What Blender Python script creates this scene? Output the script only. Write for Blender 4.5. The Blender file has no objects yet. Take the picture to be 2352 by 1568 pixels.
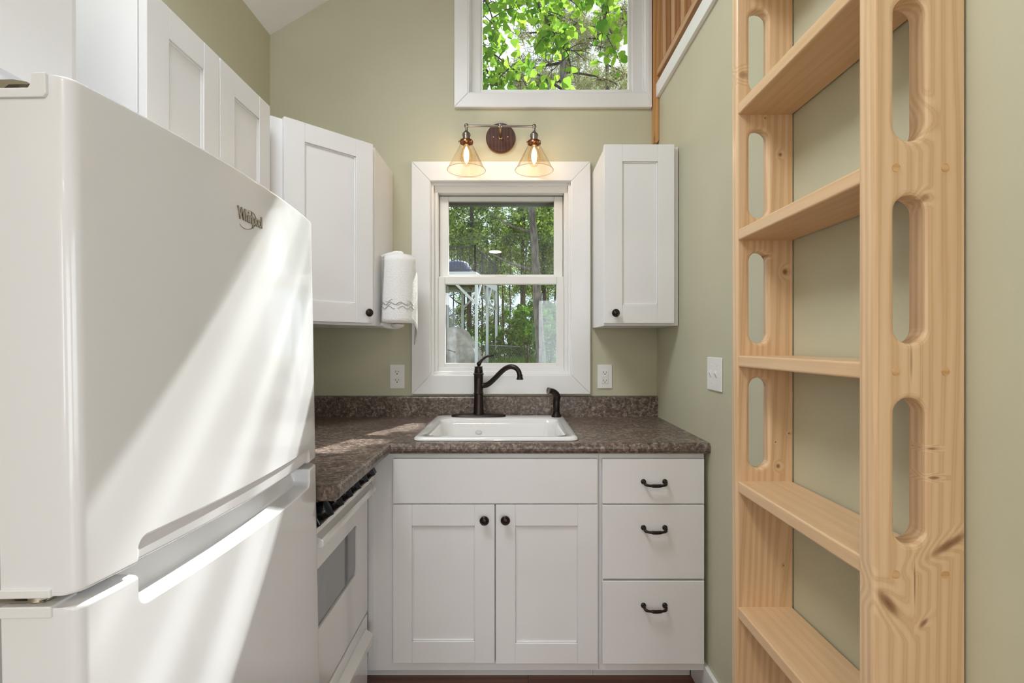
import bpy, math, random
import numpy as np
from mathutils import Vector, Matrix, geometry
random.seed(7)
rng = np.random.default_rng(7)
S = bpy.context.scene
C = S.collection
PI = math.pi
R = math.radians

# ------------------------------------------------------------------ camera, sky, sun, daylight, fill lamps, exposure
F = 1127.0
cam_d = bpy.data.cameras.new('camera'); cam = bpy.data.objects.new('camera', cam_d); C.objects.link(cam)
cam.location = (0, 0, 1.26); cam.rotation_euler = (R(90), 0, 0)
cam_d.sensor_fit = 'HORIZONTAL'; cam_d.sensor_width = 36; cam_d.lens = F / 2352 * 36
cam_d.shift_x = -2 / 2352; cam_d.shift_y = 6 / 2352; cam_d.clip_start = 0.02; cam_d.clip_end = 300
S.camera = cam
S.view_settings.view_transform = 'Standard'; S.view_settings.look = 'None'
S.view_settings.gamma = 1; S.view_settings.use_curve_mapping = False
S.view_settings.exposure = 0.06
S.cycles.use_denoising = True
S.cycles.max_bounces = 8; S.cycles.diffuse_bounces = 5; S.cycles.transparent_max_bounces = 16
S.cycles.use_adaptive_sampling = True; S.cycles.adaptive_threshold = .02
S.cycles.sample_clamp_indirect = 6

w = bpy.data.worlds.new('sky'); S.world = w; w.use_nodes = True
nt = w.node_tree; nt.nodes.clear()
o_ = nt.nodes.new('ShaderNodeOutputWorld'); bg = nt.nodes.new('ShaderNodeBackground')
tc = nt.nodes.new('ShaderNodeTexCoord'); nz = nt.nodes.new('ShaderNodeTexNoise'); cr = nt.nodes.new('ShaderNodeValToRGB')
nz.inputs['Scale'].default_value = 2.2; nz.inputs['Detail'].default_value = 5
cr.color_ramp.elements[0].position = .36; cr.color_ramp.elements[0].color = (.62, .78, 1, 1)
cr.color_ramp.elements[1].position = .60; cr.color_ramp.elements[1].color = (1, 1, 1, 1)
nt.links.new(tc.outputs['Generated'], nz.inputs['Vector']); nt.links.new(nz.outputs['Fac'], cr.inputs['Fac'])
nt.links.new(cr.outputs['Color'], bg.inputs['Color']); bg.inputs['Strength'].default_value = 1.6
nt.links.new(bg.outputs[0], o_.inputs[0])

SUN = Vector((-0.45, -1.0, -1.105)).normalized()
sd = bpy.data.lights.new('sun', 'SUN'); sd.energy = 11.0; sd.angle = R(0.53); sd.color = (1, .98, .95)
so = bpy.data.objects.new('sun', sd); C.objects.link(so)
so.rotation_euler = SUN.to_track_quat('-Z', 'Y').to_euler(); so.location = (6, 14, 14)

DAY = (.915, .93, 1)
def area(name, loc, direction, sx, sy, energy, color=(1, 1, 1), shape='RECTANGLE'):
    d = bpy.data.lights.new(name, 'AREA'); d.shape = shape; d.size = sx
    if shape == 'RECTANGLE': d.size_y = sy
    d.energy = energy; d.color = color
    o = bpy.data.objects.new(name, d); C.objects.link(o); o.location = loc
    o.rotation_euler = Vector(direction).to_track_quat('-Z', 'Y').to_euler()
    return o
# daylight at the glazed doors; the other area lamps are added fill
area('daylight_garden_door', (1.42, -4.16, 1.08), (0, 1, 0.02), 1.95, 1.95, 52, DAY)
area('fill_upper_rear', (1.25, -4.16, 2.86), (-.15, 1, 0), .85, .5, 45, DAY)  # added fill for the upper walls
area('fill_side', (2.76, -1.9, 1.35), (-1, 0.25, 0), 1.9, 1.6, 32, DAY)  # added fill from the right
area('fill_left', (-1.33, -2.6, 1.45), (1, .45, .05), 1.5, 1.3, 42, DAY)  # added fill for the right wall and ladder
area('fill_overhead', (-.70, .62, 3.30), (.42, .06, -1), .7, 1.15, 58, DAY)  # added overhead fill to even out the kitchen

# ------------------------------------------------------------------ materials
MATS = {}
def mat(name, col=(.8, .8, .8), rough=.5, metal=0., spec=.5, coat=0., coat_r=.03):
    m = bpy.data.materials.new(name); m.use_nodes = True
    b = m.node_tree.nodes['Principled BSDF']
    b.inputs['Base Color'].default_value = (*col, 1); b.inputs['Roughness'].default_value = rough
    b.inputs['Metallic'].default_value = metal; b.inputs['Specular IOR Level'].default_value = spec
    b.inputs['Coat Weight'].default_value = coat; b.inputs['Coat Roughness'].default_value = coat_r
    MATS[name] = m
    return m
def nodes(m): return m.node_tree.nodes, m.node_tree.links, m.node_tree.nodes['Principled BSDF']
def N(m, t, **kw):
    n = m.node_tree.nodes.new(t)
    for k, v in kw.items():
        if k in n.inputs: n.inputs[k].default_value = v
        else: setattr(n, k, v)
    return n
def coords(m, scale=(1, 1, 1), rand=True):
    ns, ls, b = nodes(m)
    t = N(m, 'ShaderNodeTexCoord'); mp = N(m, 'ShaderNodeMapping'); mp.inputs['Scale'].default_value = scale
    ls.new(t.outputs['Object'], mp.inputs['Vector'])
    if rand:
        oi = N(m, 'ShaderNodeObjectInfo'); mu = N(m, 'ShaderNodeMath', operation='MULTIPLY'); mu.inputs[1].default_value = 37.
        cb = N(m, 'ShaderNodeCombineXYZ')
        ls.new(oi.outputs['Random'], mu.inputs[0])
        for i in range(3): ls.new(mu.outputs[0], cb.inputs[i])
        ls.new(cb.outputs[0], mp.inputs['Location'])
    return mp.outputs['Vector']
def ramp(m, fac, stops):
    n = N(m, 'ShaderNodeValToRGB'); e = n.color_ramp.elements
    while len(e) > 1: e.remove(e[-1])
    e[0].position = stops[0][0]; e[0].color = (*stops[0][1], 1)
    for p, c in stops[1:]:
        x = e.new(p); x.color = (*c, 1)
    m.node_tree.links.new(fac, n.inputs['Fac'])
    return n.outputs['Color']
def bump(m, h, strength, dist=.002):
    ns, ls, b = nodes(m)
    bn = N(m, 'ShaderNodeBump'); bn.inputs['Strength'].default_value = strength; bn.inputs['Distance'].default_value = dist
    ls.new(h, bn.inputs['Height']); ls.new(bn.outputs[0], b.inputs['Normal'])
def painted(name, col, rough, nscale=60, amt=.25, dist=.0015, var=.03):
    m = mat(name, col, rough); ns, ls, b = nodes(m)
    v = coords(m, rand=False); n = N(m, 'ShaderNodeTexNoise'); n.inputs['Scale'].default_value = nscale; n.inputs['Detail'].default_value = 4
    ls.new(v, n.inputs['Vector']); bump(m, n.outputs['Fac'], amt, dist)
    n2 = N(m, 'ShaderNodeTexNoise'); n2.inputs['Scale'].default_value = 3; ls.new(v, n2.inputs['Vector'])
    lo = tuple(c * (1 - var) for c in col); hi = tuple(min(1, c * (1 + var)) for c in col)
    ls.new(ramp(m, n2.outputs['Fac'], [(.3, lo), (.7, hi)]), b.inputs['Base Color'])
    return m
WALL = painted('sage_wall_paint', (.53, .51, .37), .62, 220, .25, .0012)
CEIL = painted('white_ceiling_paint', (.80, .80, .80), .7, 200, .2)
TRIM = painted('white_trim_paint', (.82, .81, .80), .32, 40, .08)
CAB = painted('white_cabinet_paint', (.80, .79, .795), .38, 50, .06)
SASH = mat('white_vinyl', (.80, .79, .77), .4)
FRIDGE = mat('white_enamel', (.765, .77, .795), .22, 0, .5, .5, .04)
FRIDGE2 = mat('white_plastic_cap', (.755, .755, .76), .4)
ENAMEL = mat('range_enamel', (.80, .80, .80), .15, 0, .5, .6)
PORC = mat('sink_porcelain', (.86, .855, .845), .08, 0, .5, .8, .02)
BLACK = mat('black_gloss', (.006, .006, .007), .16, 0, .35, 0)
BLACKM = mat('matte_black_and_gap_shade', (.01, .01, .01), .6)
BRONZE = mat('oil_rubbed_bronze', (.045, .034, .030), .33, .85)
BRASS = mat('aged_brass', (.55, .42, .27), .25, 1.)
COPPER = mat('dark_copper', (.22, .10, .05), .28, .9)
PEWTER = mat('brushed_pewter', (.30, .27, .24), .3, 1.)
CHROME = mat('hinge_steel', (.38, .34, .28), .35, 1.)
OVENGL = mat('oven_window_glass', (.14, .145, .155), .06, 0, .6, .8, .02)
MARK = mat('white_dial_print', (.8, .8, .8), .5)
SLOTM = mat('outlet_slot_dark', (.02, .02, .02), .6)
PLATE = mat('white_wall_plate', (.82, .81, .79), .3)
HOLD = mat('white_holder_plastic', (.85, .84, .83), .25)
DKWOOD_EDGE = mat('canopy_rim', (.30, .14, .05), .35, .6)
BARK = mat('bark', (.13, .105, .09), .9)
BARK2 = mat('dark_bark', (.05, .04, .035), .9)
DECKW = mat('white_painted_timber', (.72, .76, .82), .5)
RAILBK = mat('black_metal_railing', (.03, .03, .032), .5)
GALV = mat('galvanised_steel', (.35, .38, .42), .4, .6)
CONE = mat('soffit_timber', (.30, .24, .16), .7)

def _bark(m, a, b_, s):
    ns, ls, b = nodes(m); v = coords(m, (s, s, s * .25)); n = N(m, 'ShaderNodeTexNoise'); n.inputs['Scale'].default_value = 3; n.inputs['Detail'].default_value = 6
    ls.new(v, n.inputs['Vector']); ls.new(ramp(m, n.outputs['Fac'], [(.35, a), (.65, b_)]), b.inputs['Base Color']); bump(m, n.outputs['Fac'], .8, .02)
_bark(BARK, (.075, .065, .065), (.23, .20, .19), 5)
_bark(BARK2, (.02, .016, .013), (.09, .07, .055), 5)

def wood(name, axis, light, mid, dark, rough=.42, ring=30., knots=True, coat=.15, spots=None):
    m = mat(name, mid, rough, 0, .4, coat, .2); ns, ls, b = nodes(m)
    sc = [1, 1, 1]; sc['XYZ'.index(axis)] = .07
    v = coords(m, tuple(sc))
    warp = N(m, 'ShaderNodeTexNoise'); warp.inputs['Scale'].default_value = 3.0; warp.inputs['Detail'].default_value = 2
    ls.new(v, warp.inputs['Vector'])
    vm = N(m, 'ShaderNodeVectorMath', operation='MULTIPLY_ADD')
    ls.new(warp.outputs['Color'], vm.inputs[0]); vm.inputs[1].default_value = (.16, .16, .16); ls.new(v, vm.inputs[2])
    wv = N(m, 'ShaderNodeTexWave'); wv.wave_type = 'RINGS'; wv.rings_direction = axis
    wv.inputs['Scale'].default_value = ring; wv.inputs['Distortion'].default_value = 3.0; wv.inputs['Detail'].default_value = 3; wv.inputs['Detail Scale'].default_value = .8
    kfac = None
    if spots:
        raw = N(m, 'ShaderNodeTexCoord'); sx_ = N(m, 'ShaderNodeSeparateXYZ'); ls.new(raw.outputs['Object'], sx_.inputs[0]); infl = None
        for (kx, kz, rx_, rz_, an, st_) in spots:
            q = N(m, 'ShaderNodeCombineXYZ'); ls.new(sx_.outputs[0], q.inputs[0]); ls.new(sx_.outputs[2], q.inputs[1])
            mp = N(m, 'ShaderNodeMapping', vector_type='TEXTURE'); mp.inputs['Location'].default_value = (kx, kz, 0); mp.inputs['Rotation'].default_value = (0, 0, R(an)); mp.inputs['Scale'].default_value = (rx_, rz_, 1); ls.new(q.outputs[0], mp.inputs['Vector'])
            le = N(m, 'ShaderNodeVectorMath', operation='LENGTH'); ls.new(mp.outputs[0], le.inputs[0])
            c_ = ramp(m, le.outputs['Value'], [(0, (st_,) * 3), (.45, (st_ * .75,) * 3), (.75, (st_ * .25,) * 3), (1, (0, 0, 0))])
            h_ = N(m, 'ShaderNodeMapRange'); h_.inputs['From Min'].default_value = 0; h_.inputs['From Max'].default_value = 2.6; h_.inputs['To Min'].default_value = 1; h_.inputs['To Max'].default_value = 0; h_.interpolation_type = 'SMOOTHSTEP'; ls.new(le.outputs['Value'], h_.inputs[0])
            sc_ = N(m, 'ShaderNodeMath', operation='MULTIPLY'); sc_.inputs[1].default_value = min(.022, rx_ * 1.3); ls.new(h_.outputs[0], sc_.inputs[0])
            if infl is None: infl, kfac = sc_.outputs[0], c_
            else:
                ad = N(m, 'ShaderNodeMath', operation='ADD'); ls.new(infl, ad.inputs[0]); ls.new(sc_.outputs[0], ad.inputs[1]); infl = ad.outputs[0]
                a2 = N(m, 'ShaderNodeMath', operation='MAXIMUM'); ls.new(kfac, a2.inputs[0]); ls.new(c_, a2.inputs[1]); kfac = a2.outputs[0]
        va = N(m, 'ShaderNodeVectorMath', operation='ADD'); ls.new(vm.outputs[0], va.inputs[0]); ls.new(infl, va.inputs[1]); ls.new(va.outputs[0], wv.inputs['Vector'])
    else: ls.new(vm.outputs[0], wv.inputs['Vector'])
    col = ramp(m, wv.outputs['Fac'], [(0, light), (.5, tuple(.55 * a + .45 * c for a, c in zip(light, mid))), (.9, tuple(a * .88 + c * .12 for a, c in zip(mid, dark))), (1, mid)])
    fn = N(m, 'ShaderNodeTexNoise'); sf = [160, 160, 160]; sf['XYZ'.index(axis)] = 5
    vf = coords(m, tuple(sf)); fn.inputs['Scale'].default_value = 1; fn.inputs['Detail'].default_value = 3; ls.new(vf, fn.inputs['Vector'])
    mx = N(m, 'ShaderNodeMix', data_type='RGBA', blend_type='MULTIPLY'); mx.inputs[0].default_value = .35
    ls.new(col, mx.inputs[6]); ls.new(ramp(m, fn.outputs['Fac'], [(.3, (.80, .74, .66)), (.65, (1, 1, 1))]), mx.inputs[7])
    out = mx.outputs[2]
    if kfac is not None:
        mk = N(m, 'ShaderNodeMix', data_type='RGBA'); ls.new(kfac, mk.inputs[0]); ls.new(out, mk.inputs[6]); mk.inputs[7].default_value = (.20, .085, .03, 1); out = mk.outputs[2]
    if knots:
        ks = [9, 9, 9]; ks['XYZ'.index(axis)] = 4.2
        vk = coords(m, tuple(ks)); vo = N(m, 'ShaderNodeTexVoronoi'); vo.inputs['Scale'].default_value = 1.0; ls.new(vk, vo.inputs['Vector'])
        sp = N(m, 'ShaderNodeSeparateColor'); ls.new(vo.outputs['Color'], sp.inputs[0])
        lt = N(m, 'ShaderNodeMath', operation='LESS_THAN'); lt.inputs[1].default_value = .22; ls.new(sp.outputs[0], lt.inputs[0])
        kd = ramp(m, vo.outputs['Distance'], [(0, (1, 1, 1)), (.06, (.75, .75, .75)), (.10, (.15, .15, .15)), (.2, (0, 0, 0))])
        mm = N(m, 'ShaderNodeMath', operation='MULTIPLY'); ls.new(kd, mm.inputs[0]); ls.new(lt.outputs[0], mm.inputs[1])
        m2 = N(m, 'ShaderNodeMix', data_type='RGBA'); ls.new(mm.outputs[0], m2.inputs[0]); ls.new(out, m2.inputs[6]); m2.inputs[7].default_value = (*dark, 1)
        out = m2.outputs[2]
    ls.new(out, b.inputs['Base Color']); bump(m, fn.outputs['Fac'], .12, .001)
    return m
L_, M_, D_ = (.77, .545, .34), (.70, .465, .262), (.32, .14, .05)
def kn(d, y, lst): return [((px - 1178) * d / F - .62, 1.26 - (py - 790) * d / F - 1.3, rx_, rz_, an, st_) for px, py, rx_, rz_, an, st_ in lst]
PINE_Z = wood('pine_upright_grain', 'Z', L_, M_, D_, knots=False, spots=kn(.746, 0, [(2040, 1385, .011, .032, 38, .98), (2180, 1250, .009, .045, -58, .95), (2122, 1430, .005, .012, -40, .9), (2101, 1335, .0016, .045, 0, .8), (2140, 1030, .011, .0028, 0, .8), (2146, 1097, .012, .0034, 0, .9), (2102, 268, .017, .022, 10, .6), (2124, 453, .009, .008, 0, .6), (2093, 830, .0028, .040, 0, .55), (2088, 30, .012, .012, 0, .5)]))
PINE_ZF = wood('pine_far_upright_grain', 'Z', L_, M_, D_, knots=False, spots=kn(1.204, 0, [(1803, 624, .009, .010, 0, .95), (1792, 355, .006, .007, 0, .95), (1787, 1070, .007, .008, 0, .9), (1708, 172, .016, .012, 0, .7), (1800, 1298, .004, .004, 0, .9), (1760, 587, .010, .005, 0, .7), (1781, 1015, .003, .003, 0, .9), (1757, 271, .003, .003, 0, .9), (1812, 995, .004, .003, 0, .8)]))
PINE_Y = wood('pine_rung_grain', 'Y', tuple(.45 * a + .55 * c for a, c in zip(L_, M_)), M_, M_, knots=False, ring=16.)
PINE_D = wood('cedar_railing_grain', 'Z', (.52, .27, .12), (.44, .21, .085), (.12, .04, .015))
PINE_DY = wood('cedar_rail_grain', 'Y', (.56, .32, .16), (.47, .24, .10), (.12, .04, .015))
PLUGM = wood('dowel_plug_grain', 'X', (.70, .44, .22), (.60, .35, .16), D_, knots=False)
FLOORW = wood('cherry_plank_grain', 'X', (.23, .085, .038), (.15, .05, .022), (.035, .012, .008), .3, 12, True, .4)
WALNUT = wood('walnut_canopy_grain', 'Z', (.080, .030, .016), (.046, .017, .010), (.015, .006, .004), .5, 30, False, 0)

LAM = mat('brown_laminate', (.12, .09, .075), .33, 0, .5); ns, ls, b = nodes(LAM)
v = coords(LAM, rand=False)
n1 = N(LAM, 'ShaderNodeTexNoise'); n1.inputs['Scale'].default_value = 75; n1.inputs['Detail'].default_value = 6; n1.inputs['Distortion'].default_value = .9; ls.new(v, n1.inputs['Vector'])
n2 = N(LAM, 'ShaderNodeTexNoise'); n2.inputs['Scale'].default_value = 9; n2.inputs['Detail'].default_value = 3; ls.new(v, n2.inputs['Vector'])
c1 = ramp(LAM, n1.outputs['Fac'], [(.30, (.055, .040, .034)), (.47, (.135, .10, .083)), (.58, (.23, .18, .15)), (.70, (.40, .33, .285))])
mx = N(LAM, 'ShaderNodeMix', data_type='RGBA', blend_type='MULTIPLY'); mx.inputs[0].default_value = 1
ls.new(c1, mx.inputs[6]); ls.new(ramp(LAM, n2.outputs['Fac'], [(.3, (.78, .76, .76)), (.7, (1.12, 1.08, 1.04))]), mx.inputs[7]); ls.new(mx.outputs[2], b.inputs['Base Color'])

PAPER = mat('quilted_paper', (.87, .86, .85), .85); ns, ls, b = nodes(PAPER)
v = coords(PAPER, (1, 1, 1), False); vo = N(PAPER, 'ShaderNodeTexVoronoi'); vo.inputs['Scale'].default_value = 170; ls.new(v, vo.inputs['Vector']); bump(PAPER, vo.outputs['Distance'], .5, .002)
PRINT = mat('grey_wave_print', (.42, .42, .44), .85)

def thin_glass(name, tint=(1, 1, 1), refl=1.0):
    m = bpy.data.materials.new(name); m.use_nodes = True; t = m.node_tree; t.nodes.clear()
    o = t.nodes.new('ShaderNodeOutputMaterial'); mx = t.nodes.new('ShaderNodeMixShader'); tr = t.nodes.new('ShaderNodeBsdfTransparent'); gl = t.nodes.new('ShaderNodeBsdfGlossy')
    lw = t.nodes.new('ShaderNodeLayerWeight'); lw.inputs['Blend'].default_value = .5
    pw = t.nodes.new('ShaderNodeMath'); pw.operation = 'POWER'; pw.inputs[1].default_value = 4.; t.links.new(lw.outputs['Facing'], pw.inputs[0])
    fr = t.nodes.new('ShaderNodeMath'); fr.operation = 'MULTIPLY_ADD'; fr.inputs[1].default_value = .75; fr.inputs[2].default_value = .042; t.links.new(pw.outputs[0], fr.inputs[0])
    mu = t.nodes.new('ShaderNodeMath'); mu.operation = 'MULTIPLY'; mu.inputs[1].default_value = refl
    tr.inputs['Color'].default_value = (*tint, 1); gl.inputs['Roughness'].default_value = 0.0
    t.links.new(fr.outputs[0], mu.inputs[0]); t.links.new(mu.outputs[0], mx.inputs[0]); t.links.new(tr.outputs[0], mx.inputs[1]); t.links.new(gl.outputs[0], mx.inputs[2]); t.links.new(mx.outputs[0], o.inputs[0])
    return m
PANE = thin_glass('window_pane_glass', (.95, .97, .96), 1.3)
SHADEG = thin_glass('amber_shade_glass', (.985, .93, .85), 1.5)
BULBG = thin_glass('bulb_glass', (1, .93, .82), 1.0)
def emis(name, col, st):
    m = bpy.data.materials.new(name); m.use_nodes = True; t = m.node_tree; t.nodes.clear()
    o = t.nodes.new('ShaderNodeOutputMaterial'); e = t.nodes.new('ShaderNodeEmission'); e.inputs[0].default_value = (*col, 1); e.inputs[1].default_value = st
    t.links.new(e.outputs[0], o.inputs[0]); return m
GLOW = emis('glowing_filament', (1, .82, .56), 7)
LENS = emis('lit_ceiling_lens', (1, .86, .66), 9)

def leafmat(name, c0, c1, trans=.5):
    m = bpy.data.materials.new(name); m.use_nodes = True; t = m.node_tree; t.nodes.clear()
    o = t.nodes.new('ShaderNodeOutputMaterial'); mx = t.nodes.new('ShaderNodeMixShader'); mx.inputs[0].default_value = trans
    d = t.nodes.new('ShaderNodeBsdfDiffuse'); tl = t.nodes.new('ShaderNodeBsdfTranslucent'); g = t.nodes.new('ShaderNodeNewGeometry'); oi = t.nodes.new('ShaderNodeObjectInfo')
    ad = t.nodes.new('ShaderNodeMath'); ad.operation = 'ADD'; fr = t.nodes.new('ShaderNodeMath'); fr.operation = 'FRACT'
    r = t.nodes.new('ShaderNodeValToRGB'); r.color_ramp.elements[0].color = (*c0, 1); r.color_ramp.elements[1].color = (*c1, 1)
    t.links.new(g.outputs['Random Per Island'], ad.inputs[0]); t.links.new(oi.outputs['Random'], ad.inputs[1]); t.links.new(ad.outputs[0], fr.inputs[0]); t.links.new(fr.outputs[0], r.inputs[0])
    t.links.new(r.outputs[0], d.inputs[0]); t.links.new(r.outputs[0], tl.inputs[0]); t.links.new(d.outputs[0], mx.inputs[1]); t.links.new(tl.outputs[0], mx.inputs[2]); t.links.new(mx.outputs[0], o.inputs[0])
    return m
LEAF = leafmat('spring_leaf', (.10, .27, .03), (.42, .62, .08), .6)
LEAFD = leafmat('forest_leaf', (.05, .105, .025), (.32, .42, .09), .5)
NEEDLE = leafmat('pine_needle', (.20, .24, .10), (.52, .50, .30), .4)
GRASSM = leafmat('grass_blade', (.06, .16, .02), (.22, .36, .07), .4)
GROUND = painted('woodland_ground', (.13, .14, .06), .95, 4, .5, .02, .35)
TARP = painted('weathered_grey_tarp', (.40, .375, .34), .8, 7, 1, .06, .25)
BLUE = mat('blue_cover', (.03, .06, .16), .6)

# ------------------------------------------------------------------ mesh helpers
WL = {}
class MB:
    def __init__(s): s.v = []; s.f = []; s.smooth = False
    def add(s, vs, fs, mtx=None):
        n = len(s.v)
        for p in vs:
            p = Vector(p)
            s.v.append(tuple(mtx @ p) if mtx else tuple(p))
        s.f += [tuple(i + n for i in f) for f in fs]
        return s
    def box(s, a, b, mtx=None):
        x0, y0, z0 = a; x1, y1, z1 = b
        return s.add([(x0, y0, z0), (x1, y0, z0), (x1, y1, z0), (x0, y1, z0), (x0, y0, z1), (x1, y0, z1), (x1, y1, z1), (x0, y1, z1)],
                     [(0, 3, 2, 1), (4, 5, 6, 7), (0, 1, 5, 4), (1, 2, 6, 5), (2, 3, 7, 6), (3, 0, 4, 7)], mtx)
    def prism(s, pts, axis, a, b, mtx=None):
        def P(p, t):
            return {'X': (t, p[0], p[1]), 'Y': (p[0], t, p[1]), 'Z': (p[0], p[1], t)}[axis]
        n = len(pts)
        vs = [P(p, a) for p in pts] + [P(p, b) for p in pts]
        fs = [tuple(range(n)), tuple(range(2 * n - 1, n - 1, -1))] + [(i, i + n, (i + 1) % n + n, (i + 1) % n) for i in range(n)]
        return s.add(vs, fs, mtx)
    def rings(s, rings, cap=True, closed=True, mtx=None):
        n = len(rings[0]); vs = [p for r in rings for p in r]; fs = []
        for k in range(len(rings) - 1):
            for i in range(n if closed else n - 1):
                j = (i + 1) % n
                fs.append((k * n + i, k * n + j, (k + 1) * n + j, (k + 1) * n + i))
        if cap: fs += [tuple(range(n - 1, -1, -1)), tuple((len(rings) - 1) * n + i for i in range(n))]
        return s.add(vs, fs, mtx)
    def lathe(s, prof, c=(0, 0, 0), axis='Z', n=24, cap=True, mtx=None):
        rr = []
        for r, h in prof:
            ring = []
            for i in range(n):
                a = 2 * PI * i / n; u, v = r * math.cos(a), r * math.sin(a)
                p = {'Z': (u, v, h), 'Y': (u, h, v), 'X': (h, u, v)}[axis]
                ring.append((p[0] + c[0], p[1] + c[1], p[2] + c[2]))
            rr.append(ring)
        s.smooth = True
        return s.rings(rr, cap, True, mtx)
    def tube(s, pts, r, n=12, cap=True):
        pts = [Vector(p) for p in pts]; rs = r if isinstance(r, (list, tuple)) else [r] * len(pts)
        rr = []; up = None
        for i, p in enumerate(pts):
            t = (pts[min(i + 1, len(pts) - 1)] - pts[max(i - 1, 0)]).normalized()
            if up is None: up = t.orthogonal().normalized()
            up = (up - t * up.dot(t)).normalized(); w_ = t.cross(up)
            rr.append([tuple(p + (up * math.cos(2 * PI * k / n) + w_ * math.sin(2 * PI * k / n)) * rs[i]) for k in range(n)])
        s.smooth = True
        return s.rings(rr, cap)
    def sphere(s, c, r, n=16, sc=(1, 1, 1)):
        pr = [(max(1e-4, math.sin(PI * k / (n // 2))) * r, -math.cos(PI * k / (n // 2)) * r * sc[2]) for k in range(n // 2 + 1)]
        return s.lathe(pr, c, 'Z', n)
    def build(s, name, m, parent=None, bevel=0, seg=2, origin=None, sharp=35):
        vs = np.array(s.v, dtype=float)
        c = (vs.min(0) + vs.max(0)) / 2 if origin is None else np.array(origin, float)
        me = bpy.data.meshes.new(name); me.from_pydata((vs - c).tolist(), [], s.f)
        import bmesh
        bm = bmesh.new(); bm.from_mesh(me); bmesh.ops.recalc_face_normals(bm, faces=bm.faces); bm.to_mesh(me); bm.free()
        me.materials.append(m)
        if s.smooth:
            me.polygons.foreach_set('use_smooth', [True] * len(me.polygons)); me.set_sharp_from_angle(angle=R(sharp))
        return link(name, me, c, parent, bevel, seg)
def link(name, me, c, parent=None, bevel=0, seg=2):
    o = bpy.data.objects.new(name, me); C.objects.link(o)
    c = Vector([float(x) for x in c]); WL[o.name] = c.copy()
    if parent is not None:
        o.parent = parent; o.location = c - WL[parent.name]
    else: o.location = c
    if bevel:
        bv = o.modifiers.new('edge', 'BEVEL'); bv.width = bevel; bv.segments = seg; bv.limit_method = 'ANGLE'; bv.angle_limit = R(40)
    return o
def empty(name, loc, label=None, cat=None, group=None, kind=None):
    o = bpy.data.objects.new(name, None); C.objects.link(o); o.location = loc; o.empty_display_size = .05
    WL[o.name] = Vector(loc); tag(o, label, cat, group, kind); return o
def tag(o, label=None, cat=None, group=None, kind=None):
    if label: o['label'] = label
    if cat: o['category'] = cat
    if group: o['group'] = group
    if kind: o['kind'] = kind
    return o
def struct(o): o['kind'] = 'structure'; return o
def bx(a, b): return MB().box(a, b)
def catmull(pts, n=8):
    pts = [Vector(p) for p in pts]; out = []
    P = [pts[0] * 2 - pts[1]] + pts + [pts[-1] * 2 - pts[-2]]
    for i in range(1, len(P) - 2):
        for k in range(n):
            t = k / n; a, b_, c, d = P[i - 1], P[i], P[i + 1], P[i + 2]
            out.append(.5 * ((2 * b_) + (c - a) * t + (2 * a - 5 * b_ + 4 * c - d) * t * t + (3 * b_ - a - 3 * c + d) * t ** 3))
    out.append(pts[-1]); return out

# ------------------------------------------------------------------ room shell
XL, XR, YB, ZE = -1.163, .690, 2.35, 2.74
SL = .593; XRI = .72; ZR = ZE + (XRI - XL) * SL; XE = 2 * XRI - XL; YR = -4.0; WT = .14
def zroof(x): return ZR - abs(x - XRI) * SL
W1 = (-.398, .283, 1.11, 2.04)      # kitchen window rough opening x0 x1 z0 z1
LW = (-3.4, -1.8, .8, 2.1)
W2 = (-.217, .642, 2.449, 3.235)     # gable window opening
def wall_cells(mb, y0, y1, holes, x0, x1):
    xs = sorted({x0, x1, XRI} | {h[0] for h in holes} | {h[1] for h in holes}); zs = sorted({0.} | {h[2] for h in holes} | {h[3] for h in holes})
    for i in range(len(xs) - 1):
        a, b_ = xs[i], xs[i + 1]; m_ = (a + b_) / 2
        for k in range(len(zs)):
            z0 = zs[k]; top = k == len(zs) - 1
            z1 = None if top else zs[k + 1]
            zm = z0 + .001 if top else (z0 + z1) / 2
            if any(h[0] < m_ < h[1] and h[2] < zm < h[3] for h in holes): continue
            if top: mb.prism([(a, z0), (b_, z0), (b_, zroof(b_)), (a, zroof(a))], 'Y', y0, y1)
            else: mb.box((a, y0, z0), (b_, y1, z1))
mb = MB(); wall_cells(mb, YB, YB + WT, [W1, W2], XL, XE); struct(mb.build('wall_back', WALL))
mb = MB()
mb.box((XL - WT, YR - WT, 0), (XL, LW[0], ZE + .02)); mb.box((XL - WT, LW[1], 0), (XL, YB + WT, ZE + .02)); mb.box((XL - WT, LW[0], 0), (XL, LW[1], LW[2])); mb.box((XL - WT, LW[0], LW[3]), (XL, LW[1], ZE + .02))
struct(mb.build('wall_left', WALL))
struct(bx((XR, .05, 0), (XR + .11, YB, 2.42)).build('wall_right', WALL))
SW = (-2.85, -.95, .55, 2.15)
mb = MB()
mb.box((XE, YR, 0), (XE + WT, SW[0], ZE + .02)); mb.box((XE, SW[1], 0), (XE + WT, YB + WT, ZE + .02)); mb.box((XE, SW[0], 0), (XE + WT, SW[1], SW[2])); mb.box((XE, SW[0], SW[3]), (XE + WT, SW[1], ZE + .02))
struct(mb.build('wall_far_side', WALL))
W4 = (.82, 1.68, 2.60, 3.12)
mb = MB(); wall_cells(mb, YR - WT, YR, [(.42, 2.42, 0.001, 2.1), W4], XL, XE); struct(mb.build('wall_rear', WALL))
mb = MB()
RW = (-1.02, -.32, .05, 1.20)   # added opening in the left slope for the overhead fill
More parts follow.
